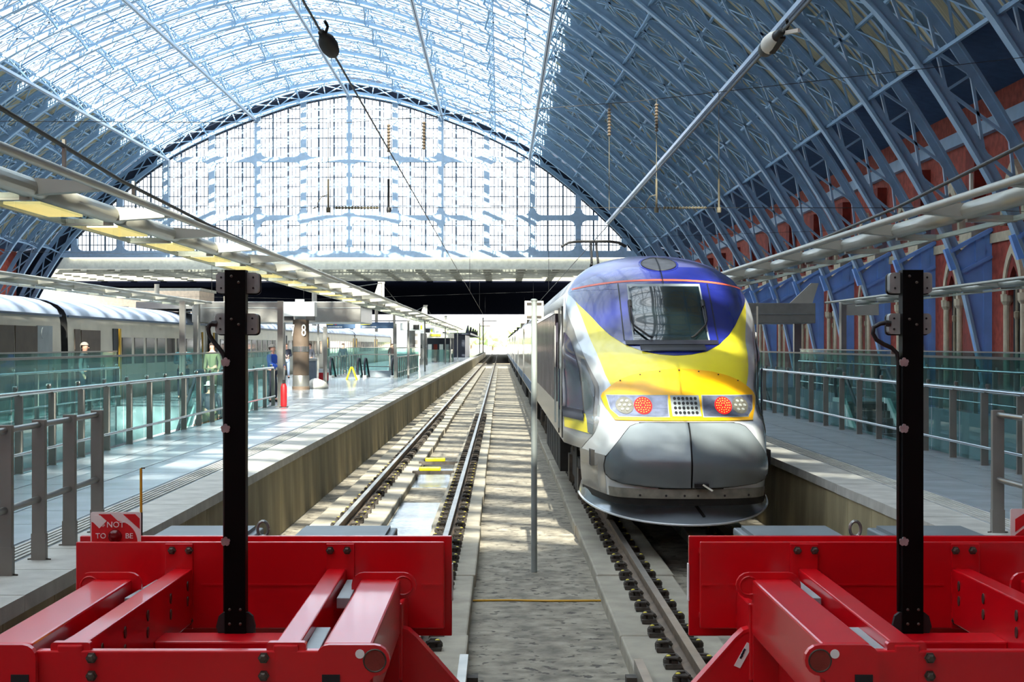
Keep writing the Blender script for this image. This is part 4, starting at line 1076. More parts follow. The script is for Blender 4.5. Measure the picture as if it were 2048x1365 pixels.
# ================================================================ THE SILVER TRAIN ON THE FAR SIDE OF THE PLATFORM
XH = -13.75
def silver(y0, y1, kind, label):
    t = thing('silver_coach', (XH, y0, BZ), label, 'coach', 'coaches of the silver train')
    sec = [(1.36, -.35), (1.42, .2), (1.42, 1.6), (1.40, 2.3), (1.36, 2.52)]
    rf = [(1.38, 2.52), (1.3, 2.68), (1.12, 2.82), (.8, 2.95), (.4, 3.03), (0, 3.05)]
    for s in (-1, 1): MB().grid([[(XH+s*a, y0, z), (XH+s*a, y1, z)] for a, z in sec]).build('side_panel', 'hstsilver', t, smooth=True)
    MB().grid([[(XH-a, y0, z), (XH-a, y1, z)] for a, z in rf] + [[(XH+a, y0, z), (XH+a, y1, z)] for a, z in rf[::-1]]).build('roof', 'hstroof', t, smooth=True)
    for y in (y0, y1): MB().prism([(XH-a, z) for a, z in sec] + [(XH+a, z) for a, z in sec[::-1]], 'y', y-.01, y+.01).build('end_wall', 'darkunder', t)
    MB().box(XH-1.2, XH+1.2, y0, y1, -.75, -.3).build('underframe', 'darkunder', t)
    xs = XH + 1.425
    MB().box(xs-.03, xs+.015, y0, y1, 2.47, 2.53).build('gutter', 'signblue', t)
    y = y0 + .5
    if kind == 'vent':
        while y < y1-3.2:
            MB().box(xs-.02, xs+.012, y, y+1.9, .3, 2.18).build('vent_panel', 'hstvent', t); y += 2.0
        MB().lathe([(.16, 0), (.16, .02)], (xs, y1-1.8, 2.0), 'x', 14).build('round_vent', 'greyplate', t)
        MB().box(xs-.02, xs+.01, y1-2.3, y1-.9, .2, 2.2).build('side_door', 'greyplate', t)
    elif kind == 'first':
        MB().box(xs-.02, xs+.012, y0+.7, y0+1.25, .3, 2.14).build('vent_panel', 'hstvent', t); MB().box(xs-.02, xs+.012, y0+1.4, y0+3.6, .3, 2.12).build('vent_panel', 'hstvent', t)
        MB().box(xs-.02, xs+.012, y0+5.2, y0+5.9, -.1, 2.2).build('open_doorway', 'void', t); MB().box(xs-.02, xs+.05, y0+5.9, y0+6.1, -.1, 2.2).build('door_edge', 'yellowrod', t)
        y = y0 + 6.4
    if kind != 'vent':
        if kind == 'plain':
            MB().box(xs-.02, xs+.02, y0+.6, y0+.75, -.1, 2.2).build('door_edge', 'yellowrod', t); MB().box(xs-.02, xs+.012, y0+.75, y0+1.5, -.1, 2.2).build('side_door', 'void', t); y = y0 + 2.2
        while y < y1-2.6:
            MB().box(xs-.02, xs+.012, y, y+1.3, 1.05, 1.92).build('window', 'hstwin', t); y += 1.75
        MB().box(xs-.02, xs+.02, y1-1.4, y1-1.25, -.1, 2.2).build('door_edge', 'yellowrod', t)
        MB().tube([(xs+.03, y1-.3, .4), (xs+.03, y1-.3, 2.3), (xs-.1, y1-.25, 2.6)], .03, 6).build('downpipe', 'blackmatt', t)
silver(25.5, 44.2, 'vent', 'silver power car with brown vent panels, at the buffer end of its train')
silver(44.9, 66.5, 'first', 'silver coach with two vent panels and an open doorway behind glass')
for i in range(5): silver(67.1+22.3*i, 88.8+22.3*i, 'plain', 'silver coach with plain window row, %s counted from its vented power car' % ORDN[i+2])

# ================================================================ BALUSTRADES AND RAILINGS
def balustrade(x, y0, y1, gs, label, grp, first=None):
    """gs: side (sign of x) on which the glass stands, away from the track"""
    t = thing('glass_balustrade', (x, y0, 0), label, 'balustrade', grp)
    sp = 1.53; n = int((y1-y0)/sp)
    pm = MB().box(-.05, .05, -.022, .022, 0, 1.02); pm.box(-.06, .06, -.05, .05, 0, .012); pm = pm.mesh('post', 'postgrey')
    lg = MB().box(-.006, .006, .04, sp-.04, .03, 1.0).mesh('lower_pane', 'tealglass')
    ug = MB().box(-.006, .006, .006, sp-.006, 1.06, 1.5).mesh('upper_pane', 'tealglass')
    br = MB().box(-.02, .02, -.03, .03, 1.05, 1.14); br.lathe([(.03, -.03), (.03, .03)], (0, 0, 1.12), 'x', 8); br = br.mesh('pane_clamp', 'steel')
    for i in range(n+1):
        y = i*sp
        for nm, me, dx in (('post', pm, 0), ('lower_pane', lg, gs*.1), ('upper_pane', ug, gs*.05), ('pane_clamp', br, gs*.05)):
            if i == n and 'pane' in nm and nm != 'pane_clamp': continue
            o = bpy.data.objects.new(nm, me); col.objects.link(o); o.parent = t; o.location = (dx, y, 0)
    ye = y0 + n*sp
    MB().tube([(x, y0, 1.05), (x, ye, 1.05)], .032, 10).build('handrail', 'chrome', t, smooth=60)
    MB().tube([(x-gs*.05, y0, .27), (x-gs*.05, ye, .27)], .024, 10).build('lower_rail', 'chrome', t, smooth=60)
    MB().box(x+gs*.05-.022, x+gs*.05+.022, y0, ye, 1.49, 1.525).build('top_rail', 'steel', t)
    return t
balustrade(-6.28, 8.3, 43.5, -1, 'teal glass balustrade along the escalator platform, beside the empty track', 'teal glass balustrades')
balustrade(-10.55, 8.3, 43.5, -1, 'teal glass balustrade between the platform opening and the silver train', 'teal glass balustrades')
balustrade(6.75, 8.2, 62, 1, 'teal glass balustrade on the platform beside the blue and yellow train', 'teal glass balustrades')
balustrade(11.7, 8.2, 62, 1, 'teal glass balustrade between the platform opening and the brick wall', 'teal glass balustrades')
def near_rail(x, ys, ydir, label):
    t = thing('platform_railing', (x, ys[0], 0), label, 'railing', 'steel railings at the platform ends')
    for y in ys:
        p = MB().box(x-.052, x+.052, y-.03, y+.03, .0, 1.11).build('post', 'postgrey', t, bevel=.004)
        MB().box(x-.056, x+.056, y-.034, y+.034, 0, .22).build('post_sleeve', 'postgrey', p)
        for s in (-1, 1): MB().tube([(x+s*.05, y, .018), (x+s*.09, y-.01, .016)], .008, 6).build('anchor_bolt', 'castiron', p)
    for a, b in zip(ys, ys[1:]):
        MB().tube([(x, a, 1.07), (x, b, 1.07)], .024, 10).build('top_rail', 'steel', t, smooth=60)
        MB().tube([(x, a, .49), (x, b, .49)], .026, 10).build('middle_rail', 'steel', t, smooth=60)
near_rail(-3.61, [9.8, 10.65, 11.49, 12.33, 13.2, 14.1], 1, 'grey steel railing at the end of the escalator platform')
near_rail(4.45, [9.9, 10.75, 11.6, 12.4, 13.25, 14.1], 1, 'grey steel railing at the end of the platform beside the train')

# ================================================================ LIGHTING GANTRIES over the platforms
def gantry(xl, xu, xo, y0, y1, label, first, sp, lamps=True, z=CZ+1.6, r=.105):
    t = thing('lighting_gantry', (xl, y0, z), label, 'light gantry', 'tubular lighting gantries')
    sgn = 1 if xu > xl else -1
    MB().tube([(xl, y0, z), (xl, y1, z)], r*.86, 12).build('main_tube', 'gantry', t, smooth=60)
    MB().tube([(xu, y0, z+.02), (xu, y1, z+.02)], .045, 10).build('slim_tube', 'gantry', t, smooth=60)
    MB().box(min(xo, xo+sgn*.05), max(xo, xo+sgn*.05), y0, y1, z-.12, z-.06).build('edge_angle', 'gantry', t)
    fin = MB(); fin.prism([(xl+sgn*r*.4, z+.095), (xl+sgn*r*.4, z-.075), (xu, z-.03), (xu, z+.05)], 'y', -.09, .09)
    fin = fin.mesh('fin', 'gantryfin')
    sl = MB().tube([(xl, -sp+.35, z), (xl, -.12, z)], r, 14).mesh('tube_sleeve', 'gantry', (0, 0, 0)); sl.shade_smooth()
    pn = MB().box(min(xl, xo), max(xl, xo), -sp+.08, -.08, z-.115, z-.10).mesh('canopy_pane', 'clearglass')
    lb = MB().box(min(xl-sgn*.12, xo+sgn*.1), max(xl-sgn*.12, xo+sgn*.1), -sp*.78, -sp*.28, z-.10, z-.07).mesh('lamp', 'lampyellow')
    cb = MB().box(min(xl, xo), max(xl, xo), -.05, .05, z-.13, z-.05).mesh('cross_bearer', 'gantry')
    y = first
    og = ORG[t.name]
    while y < y1:
        for nm, me in (('fin', fin), ('tube_sleeve', sl), ('canopy_pane', pn), ('lamp', lb), ('cross_bearer', cb)):
            if nm == 'lamp' and (not lamps or y > 60): continue
            if nm in ('canopy_pane', 'tube_sleeve') and y-sp < y0: continue
            o = bpy.data.objects.new(nm, me); col.objects.link(o); o.parent = t; o.location = Vector((0, y, 0)) - og
        y += sp
    return t
g1 = gantry(-4.8, -4.1, -5.42, 6, 178, 'tubular lighting gantry over the escalator platform beside the empty track', 9.3, 3.4)
g2 = gantry(5.6, 5.08, 6.2, 6, 120, 'tubular lighting gantry over the platform beside the blue and yellow train', 8.95, 3.33, False)
g3 = gantry(-11.85, -11.3, -12.3, 30, 61.5, 'tubular lighting gantry beside the silver train', 33.3, 3.4, False)
g4 = gantry(13.3, 12.7, 13.9, 25, 61.5, 'tubular lighting gantry beside the brick wall', 28.3, 3.4, False)
def cable_on(g, pts, nm='stay_cable', r=.022): MB().tube(pts, r, 8).build(nm, 'cable', g, smooth=True)
cable_on(g1, [(-4.1, 6.2, CZ+2.3), (-4.1, 10, CZ+2.1), (-4.1, 12.9, CZ+1.94), (-4.1, 17, CZ+1.77), (-4.1, 22, CZ+1.68), (-4.1, 30, CZ+1.64)])
cable_on(g2, [(5.08, 6.2, CZ+2.35), (5.08, 10, CZ+2.16), (5.08, 15.3, CZ+1.94), (5.08, 20, CZ+1.76), (5.08, 26, CZ+1.65)])
for g, x, ys in ((g1, -4.1, (10, 12.4, 14.8, 17.6)), (g2, 5.08, (11, 14, 17, 21))):
    for y in ys: MB().bar((x, y, CZ+1.6), (x, y, CZ+lerp(2.1, 1.7, (y-10)/11)), .03, .05).build('cable_hanger', 'gantry', g)
for g, x, ys in ((g1, -4.75, (63, 100, 137)), (g2, 5.5, (63, 100))):
    for y in ys:
        m = MB().prism([(x-.42, CZ+1.6), (x+.1, CZ+1.6), (x+.1, CZ+2.5), (x-.12, CZ+2.5)], 'y', y-.05, y+.05).build('fin_mast', 'cream', g)
        MB().box(x-.15, x+.12, y-.06, y+.06, CZ+2.42, CZ+2.5).build('mast_cap', 'gantry', m)
        cable_on(g, [(x, y, CZ+2.45), (x-.0, y-10, CZ+1.95), (x, y-20, CZ+1.72)], 'stay_wire', .015)
        cable_on(g, [(x, y, CZ+2.45), (x-.0, y+9, CZ+1.95), (x, y+18, CZ+1.72)], 'stay_wire', .015)
for x, y in ((-4.8, 100), (-4.8, 137), (-4.8, 176)): MB().tube([(x, y, 0), (x, y, CZ+1.6)], .05, 10).build('support_column', 'steel', g1)
for x, y in ((5.6, 63), (5.6, 100)): MB().tube([(x, y, 0), (x, y, CZ+1.6)], .05, 10).build('support_column', 'steel', g2)
MB().box(-11.9, -11.7, 61, 61.4, 0, CZ+1.6).build('support_column', 'steel', g3); MB().box(13.2, 13.4, 61, 61.4, 0, CZ+1.6).build('support_column', 'steel', g4)
# stainless service bulkheads across the platforms
t = thing('service_bulkhead', (-8.5, 62, 0), 'brushed steel service bulkhead bridging the escalator platform behind column 8', 'bulkhead')
MB().box(-12.15, -5.5, 62, 67.5, CZ+.86, CZ+1.68).build('casing', 'steel', t, bevel=.02)
MB().box(-14.4, -12.15, 62.2, 67.3, CZ+1.40, CZ+1.68).build('casing_arm', 'steel', t)
MB().box(-12.15, -5.5, 61.97, 62, CZ+1.42, CZ+1.44).build('panel_joint', 'greyplate', t); MB().box(-8.0, -7.98, 61.97, 62, CZ+.86, CZ+1.42).build('panel_joint', 'greyplate', t)
for x in (-11.2, -9.0): MB().box(x-.15, x+.15, 64.6, 64.9, 0, CZ+.9).build('leg', 'steel', t)
t = thing('service_bulkhead', (10.5, 62, 0), 'brushed steel service bulkhead between the train and the brick wall', 'bulkhead')
MB().box(7.4, 12.6, 63, 66.5, CZ+.84, CZ+1.65).build('casing', 'postgrey', t, bevel=.02); MB().box(7.4, 12.6, 62.97, 63, CZ+1.2, CZ+1.22).build('panel_joint', 'greyplate', t)
for x in (8.2, 12.2): MB().box(x-.15, x+.15, 64.6, 64.9, 0, CZ+.9).build('leg', 'steel', t)
MB().prism([(11.6, CZ+1.65), (12.5, CZ+1.65), (12.75, CZ+2.45), (12.45, CZ+2.45)], 'y', 63.1, 63.25).build('fin_mast', 'gantryfin', t)
t = thing('sign_gallows', (13.6, 62.5, 0), 'grey post carrying a blank board, standing before the brick wall', 'sign post')
MB().box(13.5, 13.68, 62.4, 62.6, 0, CZ+1.66).build('post', 'postgrey', t); MB().box(13.68, 15.0, 62.45, 62.55, CZ+1.15, CZ+1.66).build('board', 'gantryfin', t)

# ================================================================ OVERHEAD LINE
for x, lab in ((-1.463, 'thin black contact wire above the empty track'), (2.293, 'thin black contact wire above the blue and yellow train')):
    t = thing('contact_wire', (x, 4, CZ+2.55), lab, 'wire')
    MB().tube([(x, 4, CZ+2.55), (x, 60, CZ+2.53), (x, 178, CZ+2.5), (x, 430, CZ+2.4)], .011, 6).build('wire', 'wire', t)
    y = 13.4 if x < 0 else 13.35
    b = MB().lathe([(.012, -.55), (.03, -.52), (.034, -.38), (.05, -.3), (.074, -.12), (.078, .08), (.062, .3), (.035, .42), (.014, .46)], (x, y, CZ+2.55), 'y', 16)
    b.build('insulator_body', 'blackmatt', t, smooth=50)
    MB().tube([(x+.03, y-.5, CZ+2.55), (x+.05, y-.52, CZ+2.6), (x+.03, y-.56, CZ+2.64)], .014, 6).build('insulator_fork', 'blackmatt', t)
    if x > 0:
        MB().lathe([(.05, -.32), (.0765, -.14), (.081, .02), (.08, .06)], (x, y, CZ+2.55), 'y', 18).build('pulley_shell', 'cream', t, smooth=50)
        MB().bar((x+.02, y-.45, CZ+2.515), (x+.005, y-.02, CZ+2.468), .045, .02).build('pulley_strap', 'blackmatt', t)
        MB().bar((x+.02, y-.5, CZ+2.54), (x+.12, y-.62, CZ+2.54), .03, .03).build('pulley_link', 'cream', t)
hs = thing('headspan', (0, 30, CZ+2.58), 'thin cross wires strung across the shed, carrying the overhead line', 'wire')
MB().tube([(WALL_L+2, 30, CZ+4.75), (-20, 30, CZ+4.3), (-3, 30, CZ+4.22), (2.5, 30, CZ+4.62), (12, 30, CZ+5.7), (WALL_R-2.5, 30, CZ+7.4)], .007, 6).build('upper_cross_wire', 'wire', hs)
MB().tube([(WALL_L+2, 30, CZ+2.7), (-20, 30, CZ+2.62), (8, 30, CZ+2.6), (WALL_R-1.6, 30, CZ+2.2)], .007, 6).build('lower_cross_wire', 'wire', hs)
def zup(x): return interp([(-20, 4.3), (-3, 4.22), (2.5, 4.62), (12, 5.7)], x)
lab6 = {-3.28: 'pale dropper rod nearest the escalator platform, hanging from the cross wires', -2.13: 'dark dropper rod with long insulator beside the empty track wire', -1.46: 'dark insulator hanging directly over the empty track', 2.07: 'brown ribbed insulator hanging over the left rail of the train', 2.97: 'pale registration arm hanging over the train', 4.16: 'pale dropper rod hanging over the platform beside the train'}
for x in lab6:
    t = thing('dropper', (x, 30, CZ+2.58), lab6[x], 'dropper', 'droppers of the overhead line')
    dark = 'wire' if x in (-2.13, -1.46) else 'copper'
    MB().tube([(x, 30, CZ+2.56), (x, 30, CZ+zup(x))], .007, 6).build('rod', dark, t)
    if x in (-2.13, -1.46, 2.07, 2.97):
        prof_ = [(.012, 0)]
        for k in range(9): prof_ += [(.02, .06*k), (.042, .06*k+.02), (.02, .06*k+.05)]
        MB().lathe(prof_, (x, 30, CZ+zup(x)-.62), 'z', 10).build('insulator', 'porcelain', t)
    if x not in (-1.46, 2.07):
        MB().tube([(x, 30, CZ+2.54), (x, 30, CZ+3.15)], .02, 8).build('clamp_tube', dark, t)
        MB().lathe([(.04, -.05), (.045, 0), (.04, .05)], (x, 30, CZ+2.56), 'z', 10).build('clamp', dark, t)
    if x in (-3.28, 2.97): MB().tube([(x, 30, CZ+2.85), (x-.12, 30, CZ+2.82), (x-.2, 30, CZ+2.7), (x-.2, 30, CZ+2.62), (x-.3, 30, CZ+2.58)], .01, 6).build('jumper', dark, t)
for x0, x1, lab in ((-3.15, -2.3, 'ribbed horizontal insulator on the lower cross wire over the empty track'), (3.1, 3.95, 'ribbed horizontal insulator on the lower cross wire over the train')):
    prof_ = []
    for k in range(14): prof_ += [(.014, .06*k), (.034, .06*k+.02), (.014, .06*k+.05)]
    tag(MB().lathe(prof_, (x0, 30, CZ+2.6), 'x', 10).build('line_insulator', 'copper', org=(x0, 30, CZ+2.6)), lab, 'insulator')
for i, y in enumerate((75, 110, 150)):
    t = thing('headspan', (0, y, CZ+2.58), ('thin cross wires over the middle of the platforms', 'thin cross wires over the far half of the platforms', 'thin cross wires just short of the glass screen')[i], 'wire')
    MB().tube([(WALL_L+2, y, CZ+5.0), (XC, y, CZ+4.3), (WALL_R-2.5, y, CZ+5.5)], .008, 6).build('upper_cross_wire', 'wire', t)
    for x in (-13.75, -1.463, 2.293): MB().tube([(x, y, CZ+2.5), (x, y, CZ+4.5)], .01, 6).build('dropper_rod', 'wire', t)

# ================================================================ PLATFORM FURNITURE
cx, cy = -7.45, 58.8
t = thing('platform_column', (cx, cy, 0), 'steel-clad platform column numbered 8 with a white head box', 'column')
MB().lathe([(.33, 0), (.33, .12), (.3, .14), (.3, .55), (.305, .56), (.305, 2.62)], (cx, cy, 0), 'z', 24).build('shaft', 'hstvent', t, smooth=50)
MB().lathe([(.31, 0), (.315, .02), (.315, .5), (.305, .52)], (cx, cy, .02), 'z', 24).build('foot_casing', 'steel', t, smooth=50)
MB().lathe([(.318, 1.42), (.318, 1.62)], (cx, cy, 0), 'z', 24).build('band', 'chrome', t, smooth=50)
MB().box(cx-.62, cx+.55, cy-.42, cy+.42, 2.74, 3.27).build('head_box', 'white', t, bevel=.015)
MB().box(cx-.2, cx+.2, cy-.2, cy+.2, 2.6, 2.76).build('neck', 'greyplate', t)
for s in (-1, 1): MB().box(cx+s*.4-.17, cx+s*.4+.17, cy-.4, cy-.36, 2.58, 2.74).build('display', 'blackmatt', t)
MB().box(cx-.2, cx+.12, cy-.1, cy+.1, 3.27, 3.38).build('camera_housing', 'white', t)
lettering('numeral', '8', .62, (cx+.14, cy-.31, 2.2), 'white', t, .6); lettering('numeral', '7', .62, (cx-.27, cy-.22, 2.2), 'white', t, .4)
for x, y, h, lab in ((-5.95, 42.6, 2.87, 'tall square steel post at the end of the glass balustrade'), (-8.6, 42.6, 2.87, 'tall square steel post standing in the opening balustrade'), (-6.9, 62, 2.4, 'tall slim steel post behind column 8'), (-5.3, 79.4, 2.75, 'tall steel post at the corner of the escalator enclosure')):
    t = thing('steel_post', (x, y, 0), lab, 'post'); zb = 0
    if x == -8.6: zb = -5.3
    MB().box(x-.075, x+.075, y-.075, y+.075, zb, h).build('shaft', 'steel', t); MB().box(x-.12, x+.12, y-.12, y+.12, zb, zb+.03).build('base_plate', 'steel', t)
t = thing('fire_extinguisher', (-5.82, 42.3, 0), 'red fire extinguisher beside the tall steel post', 'extinguisher')
MB().lathe([(.07, .02), (.085, .06), (.085, .55), (.06, .62), (.03, .66)], (-5.82, 42.3, 0), 'z', 14).build('cylinder', 'signred', t, smooth=50); MB().box(-5.85, -5.79, 42.24, 42.34, .65, .74).build('valve', 'blackmatt', t)
MB().box(-5.93, -5.71, 42.2, 42.4, 0, .025).build('stand', 'blackmatt', t)
bx_, by_ = -8.22, 68.6
t = thing('litter_bin', (bx_, by_, 0), 'pale blue square litter bin beside column 8', 'bin')
MB().box(bx_-.2, bx_+.2, by_-.2, by_+.2, 0, .98).build('body', 'binblue', t, bevel=.02); MB().box(bx_-.22, bx_+.22, by_-.22, by_+.22, .98, 1.1).build('lid', 'white', t, bevel=.02)
t = thing('grit_box', (-7.95, 69.5, 0), 'low white box with a red lower half by the litter bin', 'box')
MB().box(-8.0, -7.6, 69.3, 69.7, .1, .45).build('body', 'signred', t); MB().box(-8.0, -7.6, 69.28, 69.72, .45, .62).build('lid', 'white', t); MB().box(-7.98, -7.62, 69.32, 69.68, 0, .1).build('plinth', 'blackmatt', t)
bm = bmesh.new(); bmesh.ops.create_icosphere(bm, subdivisions=3, radius=.42)
for v in bm.verts:
    n = .12*math.sin(v.co.x*9+v.co.z*7)+.08*math.sin(v.co.y*13); v.co *= (1+n); v.co.z = max(-.13, v.co.z*.55)+.13
me = bpy.data.meshes.new('rubbish_sack'); bm.to_mesh(me); bm.free(); me.materials.append(MATS['bagwhite']); me.shade_smooth()
tag(link('rubbish_sack', me, None, (-7.05, 60.5, 0)), 'crumpled white sack on the platform beside column 8', 'sack')
wx, wy = -7.12, 75.4
t = thing('wet_floor_sign', (wx, wy, 0), 'bright yellow folding floor sign before the escalators', 'sign')
for s in (-1, 1):
    MB().prism([(wx+s*.28, 0), (wx+s*.21, 0), (wx-s*.01, .62), (wx+s*.05, .62)], 'y', wy-.14, wy+.14).build('leaf', 'yellow', t)
# escalators
def escalator(x0, x1, yt, dr, label, n=14, rise=.2, run=.36):
    t = thing('escalator', ((x0+x1)/2, yt, 0), label, 'escalator', 'escalators')
    sm = MB()
    for i in range(n): MB().box(x0+.2, x1-.2, min(yt+dr*run*i, yt+dr*run*(i+1)), max(yt+dr*run*i, yt+dr*run*(i+1)), -rise*i-.25, -rise*(i+1)+rise-.02).build('step', 'castiron', t)
    MB().box(x0+.2, x1-.2, min(yt, yt-dr*1.0), max(yt, yt-dr*1.0), -.04, .015).build('landing_plate', 'steel', t)
    L = run*n; H = rise*n
    for x in (x0+.1, x1-.1):
        pth = [(x, yt-dr*.85, .12), (x, yt-dr*1.05, .35), (x, yt-dr*1.0, .75), (x, yt-dr*.7, .97), (x, yt, .97), (x, yt+dr*L, .97-H)]
        MB().tube(pth, .05, 8).build('handrail', 'rubber', t, smooth=True)
        poly = [(yt-dr*.95, .1), (yt-dr*.95, .8), (yt-dr*.7, .93), (yt, .93), (yt+dr*L, .93-H), (yt+dr*L, .1-H), (yt, .1)]
        MB().prism(poly, 'x', x-.008, x+.008).build('side_pane', 'tealglass', t)
        sk = [(yt-dr*1.0, 0), (yt-dr*1.0, .12), (yt, .12), (yt+dr*L, .12-H), (yt+dr*L, -.35-H), (yt, -.35), (yt, 0)]
        MB().prism(sk, 'x', x-.09, x+.09).build('skirt', 'white', t)
    return t
escalator(-8.75, -7.15, 81.0, 1, 'escalator nearer the silver train in the far platform opening')
escalator(-7.0, -5.4, 81.0, 1, 'escalator nearer the empty track in the far platform opening')
escalator(-8.35, -6.75, 42.9, -1, 'escalator sinking into the opening behind the balustrade by the silver train', 26)
escalator(8.0, 9.6, 58, -1, 'escalator sinking into the opening before the brick wall, nearer the train', 26)
escalator(9.9, 11.4, 46, -1, 'escalator sinking into the opening before the brick wall, nearer the wall', 26)
t = thing('escalator_enclosure', (-7.1, 80, 0), 'glass enclosure round the far escalator pair', 'balustrade')
for (xa, ya, xb, yb) in ((-5.25, 80.2, -5.25, 101), (-8.95, 80.2, -8.95, 101), (-8.95, 101, -5.25, 101)):
    L = math.hypot(xb-xa, yb-ya); n = max(2, int(L/1.5))
    for i in range(n):
        p, q = (lerp(xa, xb, i/n), lerp(ya, yb, i/n)), (lerp(xa, xb, (i+1)/n), lerp(ya, yb, (i+1)/n))
        MB().bar((p[0], p[1], .75), (q[0], q[1], .75), .02, 1.45).build('pane', 'tealglass', t); MB().box(p[0]-.04, p[0]+.04, p[1]-.03, p[1]+.03, 0, 1.05).build('post', 'steel', t)
    MB().bar((xa, ya, 1.05), (xb, yb, 1.05), .06, .06).build('handrail', 'chrome', t); MB().bar((xa, ya, 1.5), (xb, yb, 1.5), .06, .04).build('top_rail', 'steel', t); MB().bar((xa, ya, .27), (xb, yb, .27), .05, .05).build('lower_rail', 'chrome', t)
# hanging information boards
for x0, x1, y, lab in ((-8.7, -7.25, 78.6, 'blue direction board with a yellow tab and red dot'), (-7.0, -5.35, 78.6, 'blue direction board with a long yellow tab')):
    t = thing('direction_board', (x0, y, 2.5), lab, 'sign')
    MB().box(x0, x1, y, y+.1, 2.48, 2.80).build('panel', 'signblue', t, bevel=.01)
    MB().box(x0+.02, x0+(.35 if x0 < -8 else .5), y-.01, y, 2.67, 2.78).build('yellow_tab', 'yellowcap', t)
    if x0 < -8: MB().lathe([(.001, 0), (.06, 0), (.06, -.012), (.001, -.012)], (x0+.48, y, 2.72), 'y', 14).build('red_dot', 'signred', t)
    for k in range(9): MB().box(x0+.1+k*.08, x0+.155+k*.08, y-.008, y, 2.54, 2.59).build('caption_mark', 'white', t)
    for x in (x0+.2, x1-.2): MB().box(x-.02, x+.02, y+.02, y+.06, 2.8, 2.86).build('hanger', 'steel', t)
t = thing('sign_rail', (-7, 78.9, 2.86), 'horizontal steel rail from which the blue boards hang', 'rail')
MB().box(-9.2, -4.5, 78.6, 78.7, 2.84, 2.90).build('bar', 'steel', t)
for x in (-9.1, -4.6): MB().box(x-.05, x+.05, 78.6, 78.7, 0, 2.84).build('upright', 'steel', t)
# farther columns, signs, kiosks
for y, x, lab in ((104, -5.9, 'steel platform column with twin displays, beyond the escalators'), (131, -6.4, 'steel platform column with a pale sign box, far along the platform'), (165, -6.2, 'last steel platform column before the glass screen')):
    t = thing('platform_column', (x, y, 0), lab, 'column')
    MB().lathe([(.34, 0), (.34, .5), (.28, .52), (.28, 2.6)], (x, y, 0), 'z', 16).build('shaft', 'steel', t, smooth=50); MB().lathe([(.29, 1.4), (.29, 1.65)], (x, y, 0), 'z', 16).build('band', 'chrome', t)
    MB().box(x-.7, x+.9, y-.3, y+.3, 2.6, 3.1).build('sign_box', 'white', t); MB().box(x+.15, x+.55, y-.34, y-.3, 2.68, 2.98).build('display', 'blackmatt', t); MB().box(x+.62, x+.75, y-.34, y-.3, 2.7, 2.95).build('green_tab', 'hivis', t)
t = thing('platform_kiosk', (-5.9, 150, 0), 'glass-sided kiosk with a cream roof, far along the platform', 'kiosk')
MB().box(-7.4, -4.6, 148, 156, 2.3, 2.75).build('roof', 'cream', t); MB().box(-6.6, -5.6, 147.9, 148, 2.45, 2.65).build('sign_panel', 'yellowcap', t)
for x, y in ((-7.3, 148.1), (-4.7, 148.1), (-7.3, 155.9), (-4.7, 155.9)): MB().box(x-.06, x+.06, y-.06, y+.06, 0, 2.3).build('post', 'steel', t)
MB().box(-7.2, -4.8, 155, 155.3, 0, 2.3).build('back_wall', 'kioskdark', t); MB().box(-7.2, -4.8, 148.1, 148.13, .05, 1.2).build('front_pane', 'tealglass', t); MB().box(-4.71, -4.69, 148.2, 155.8, .05, 1.2).build('side_pane', 'tealglass', t)
for i in range(4): MB().box(-7.0+.55*i, -6.65+.55*i, 152, 152.4, .0, 1.7).build('rack', ('white', 'brickdark', 'white', 'greyplate')[i], t)
t = thing('dark_pavilion', (-5.6, 205, 0), 'dark platform pavilion with a row of fins, outside the shed', 'pavilion')
MB().box(-7.2, -4.6, 205, 235, 0, 2.9).build('body', 'kioskdark', t); MB().box(-7.4, -3.9, 204, 300, 2.95, 3.2).build('roof', 'kioskdark', t)
for i in range(5):
    MB().prism([(-4.6, 3.2), (-4.1, 3.2), (-4.15, 4.2), (-4.35, 4.2)], 'y', 206+20*i, 206.4+20*i).build('fin', 'kioskdark', t)
for y in (245, 265, 285, 299): MB().box(-6.5, -6.2, y, y+.3, 0, 2.95).build('post', 'kioskdark', t)
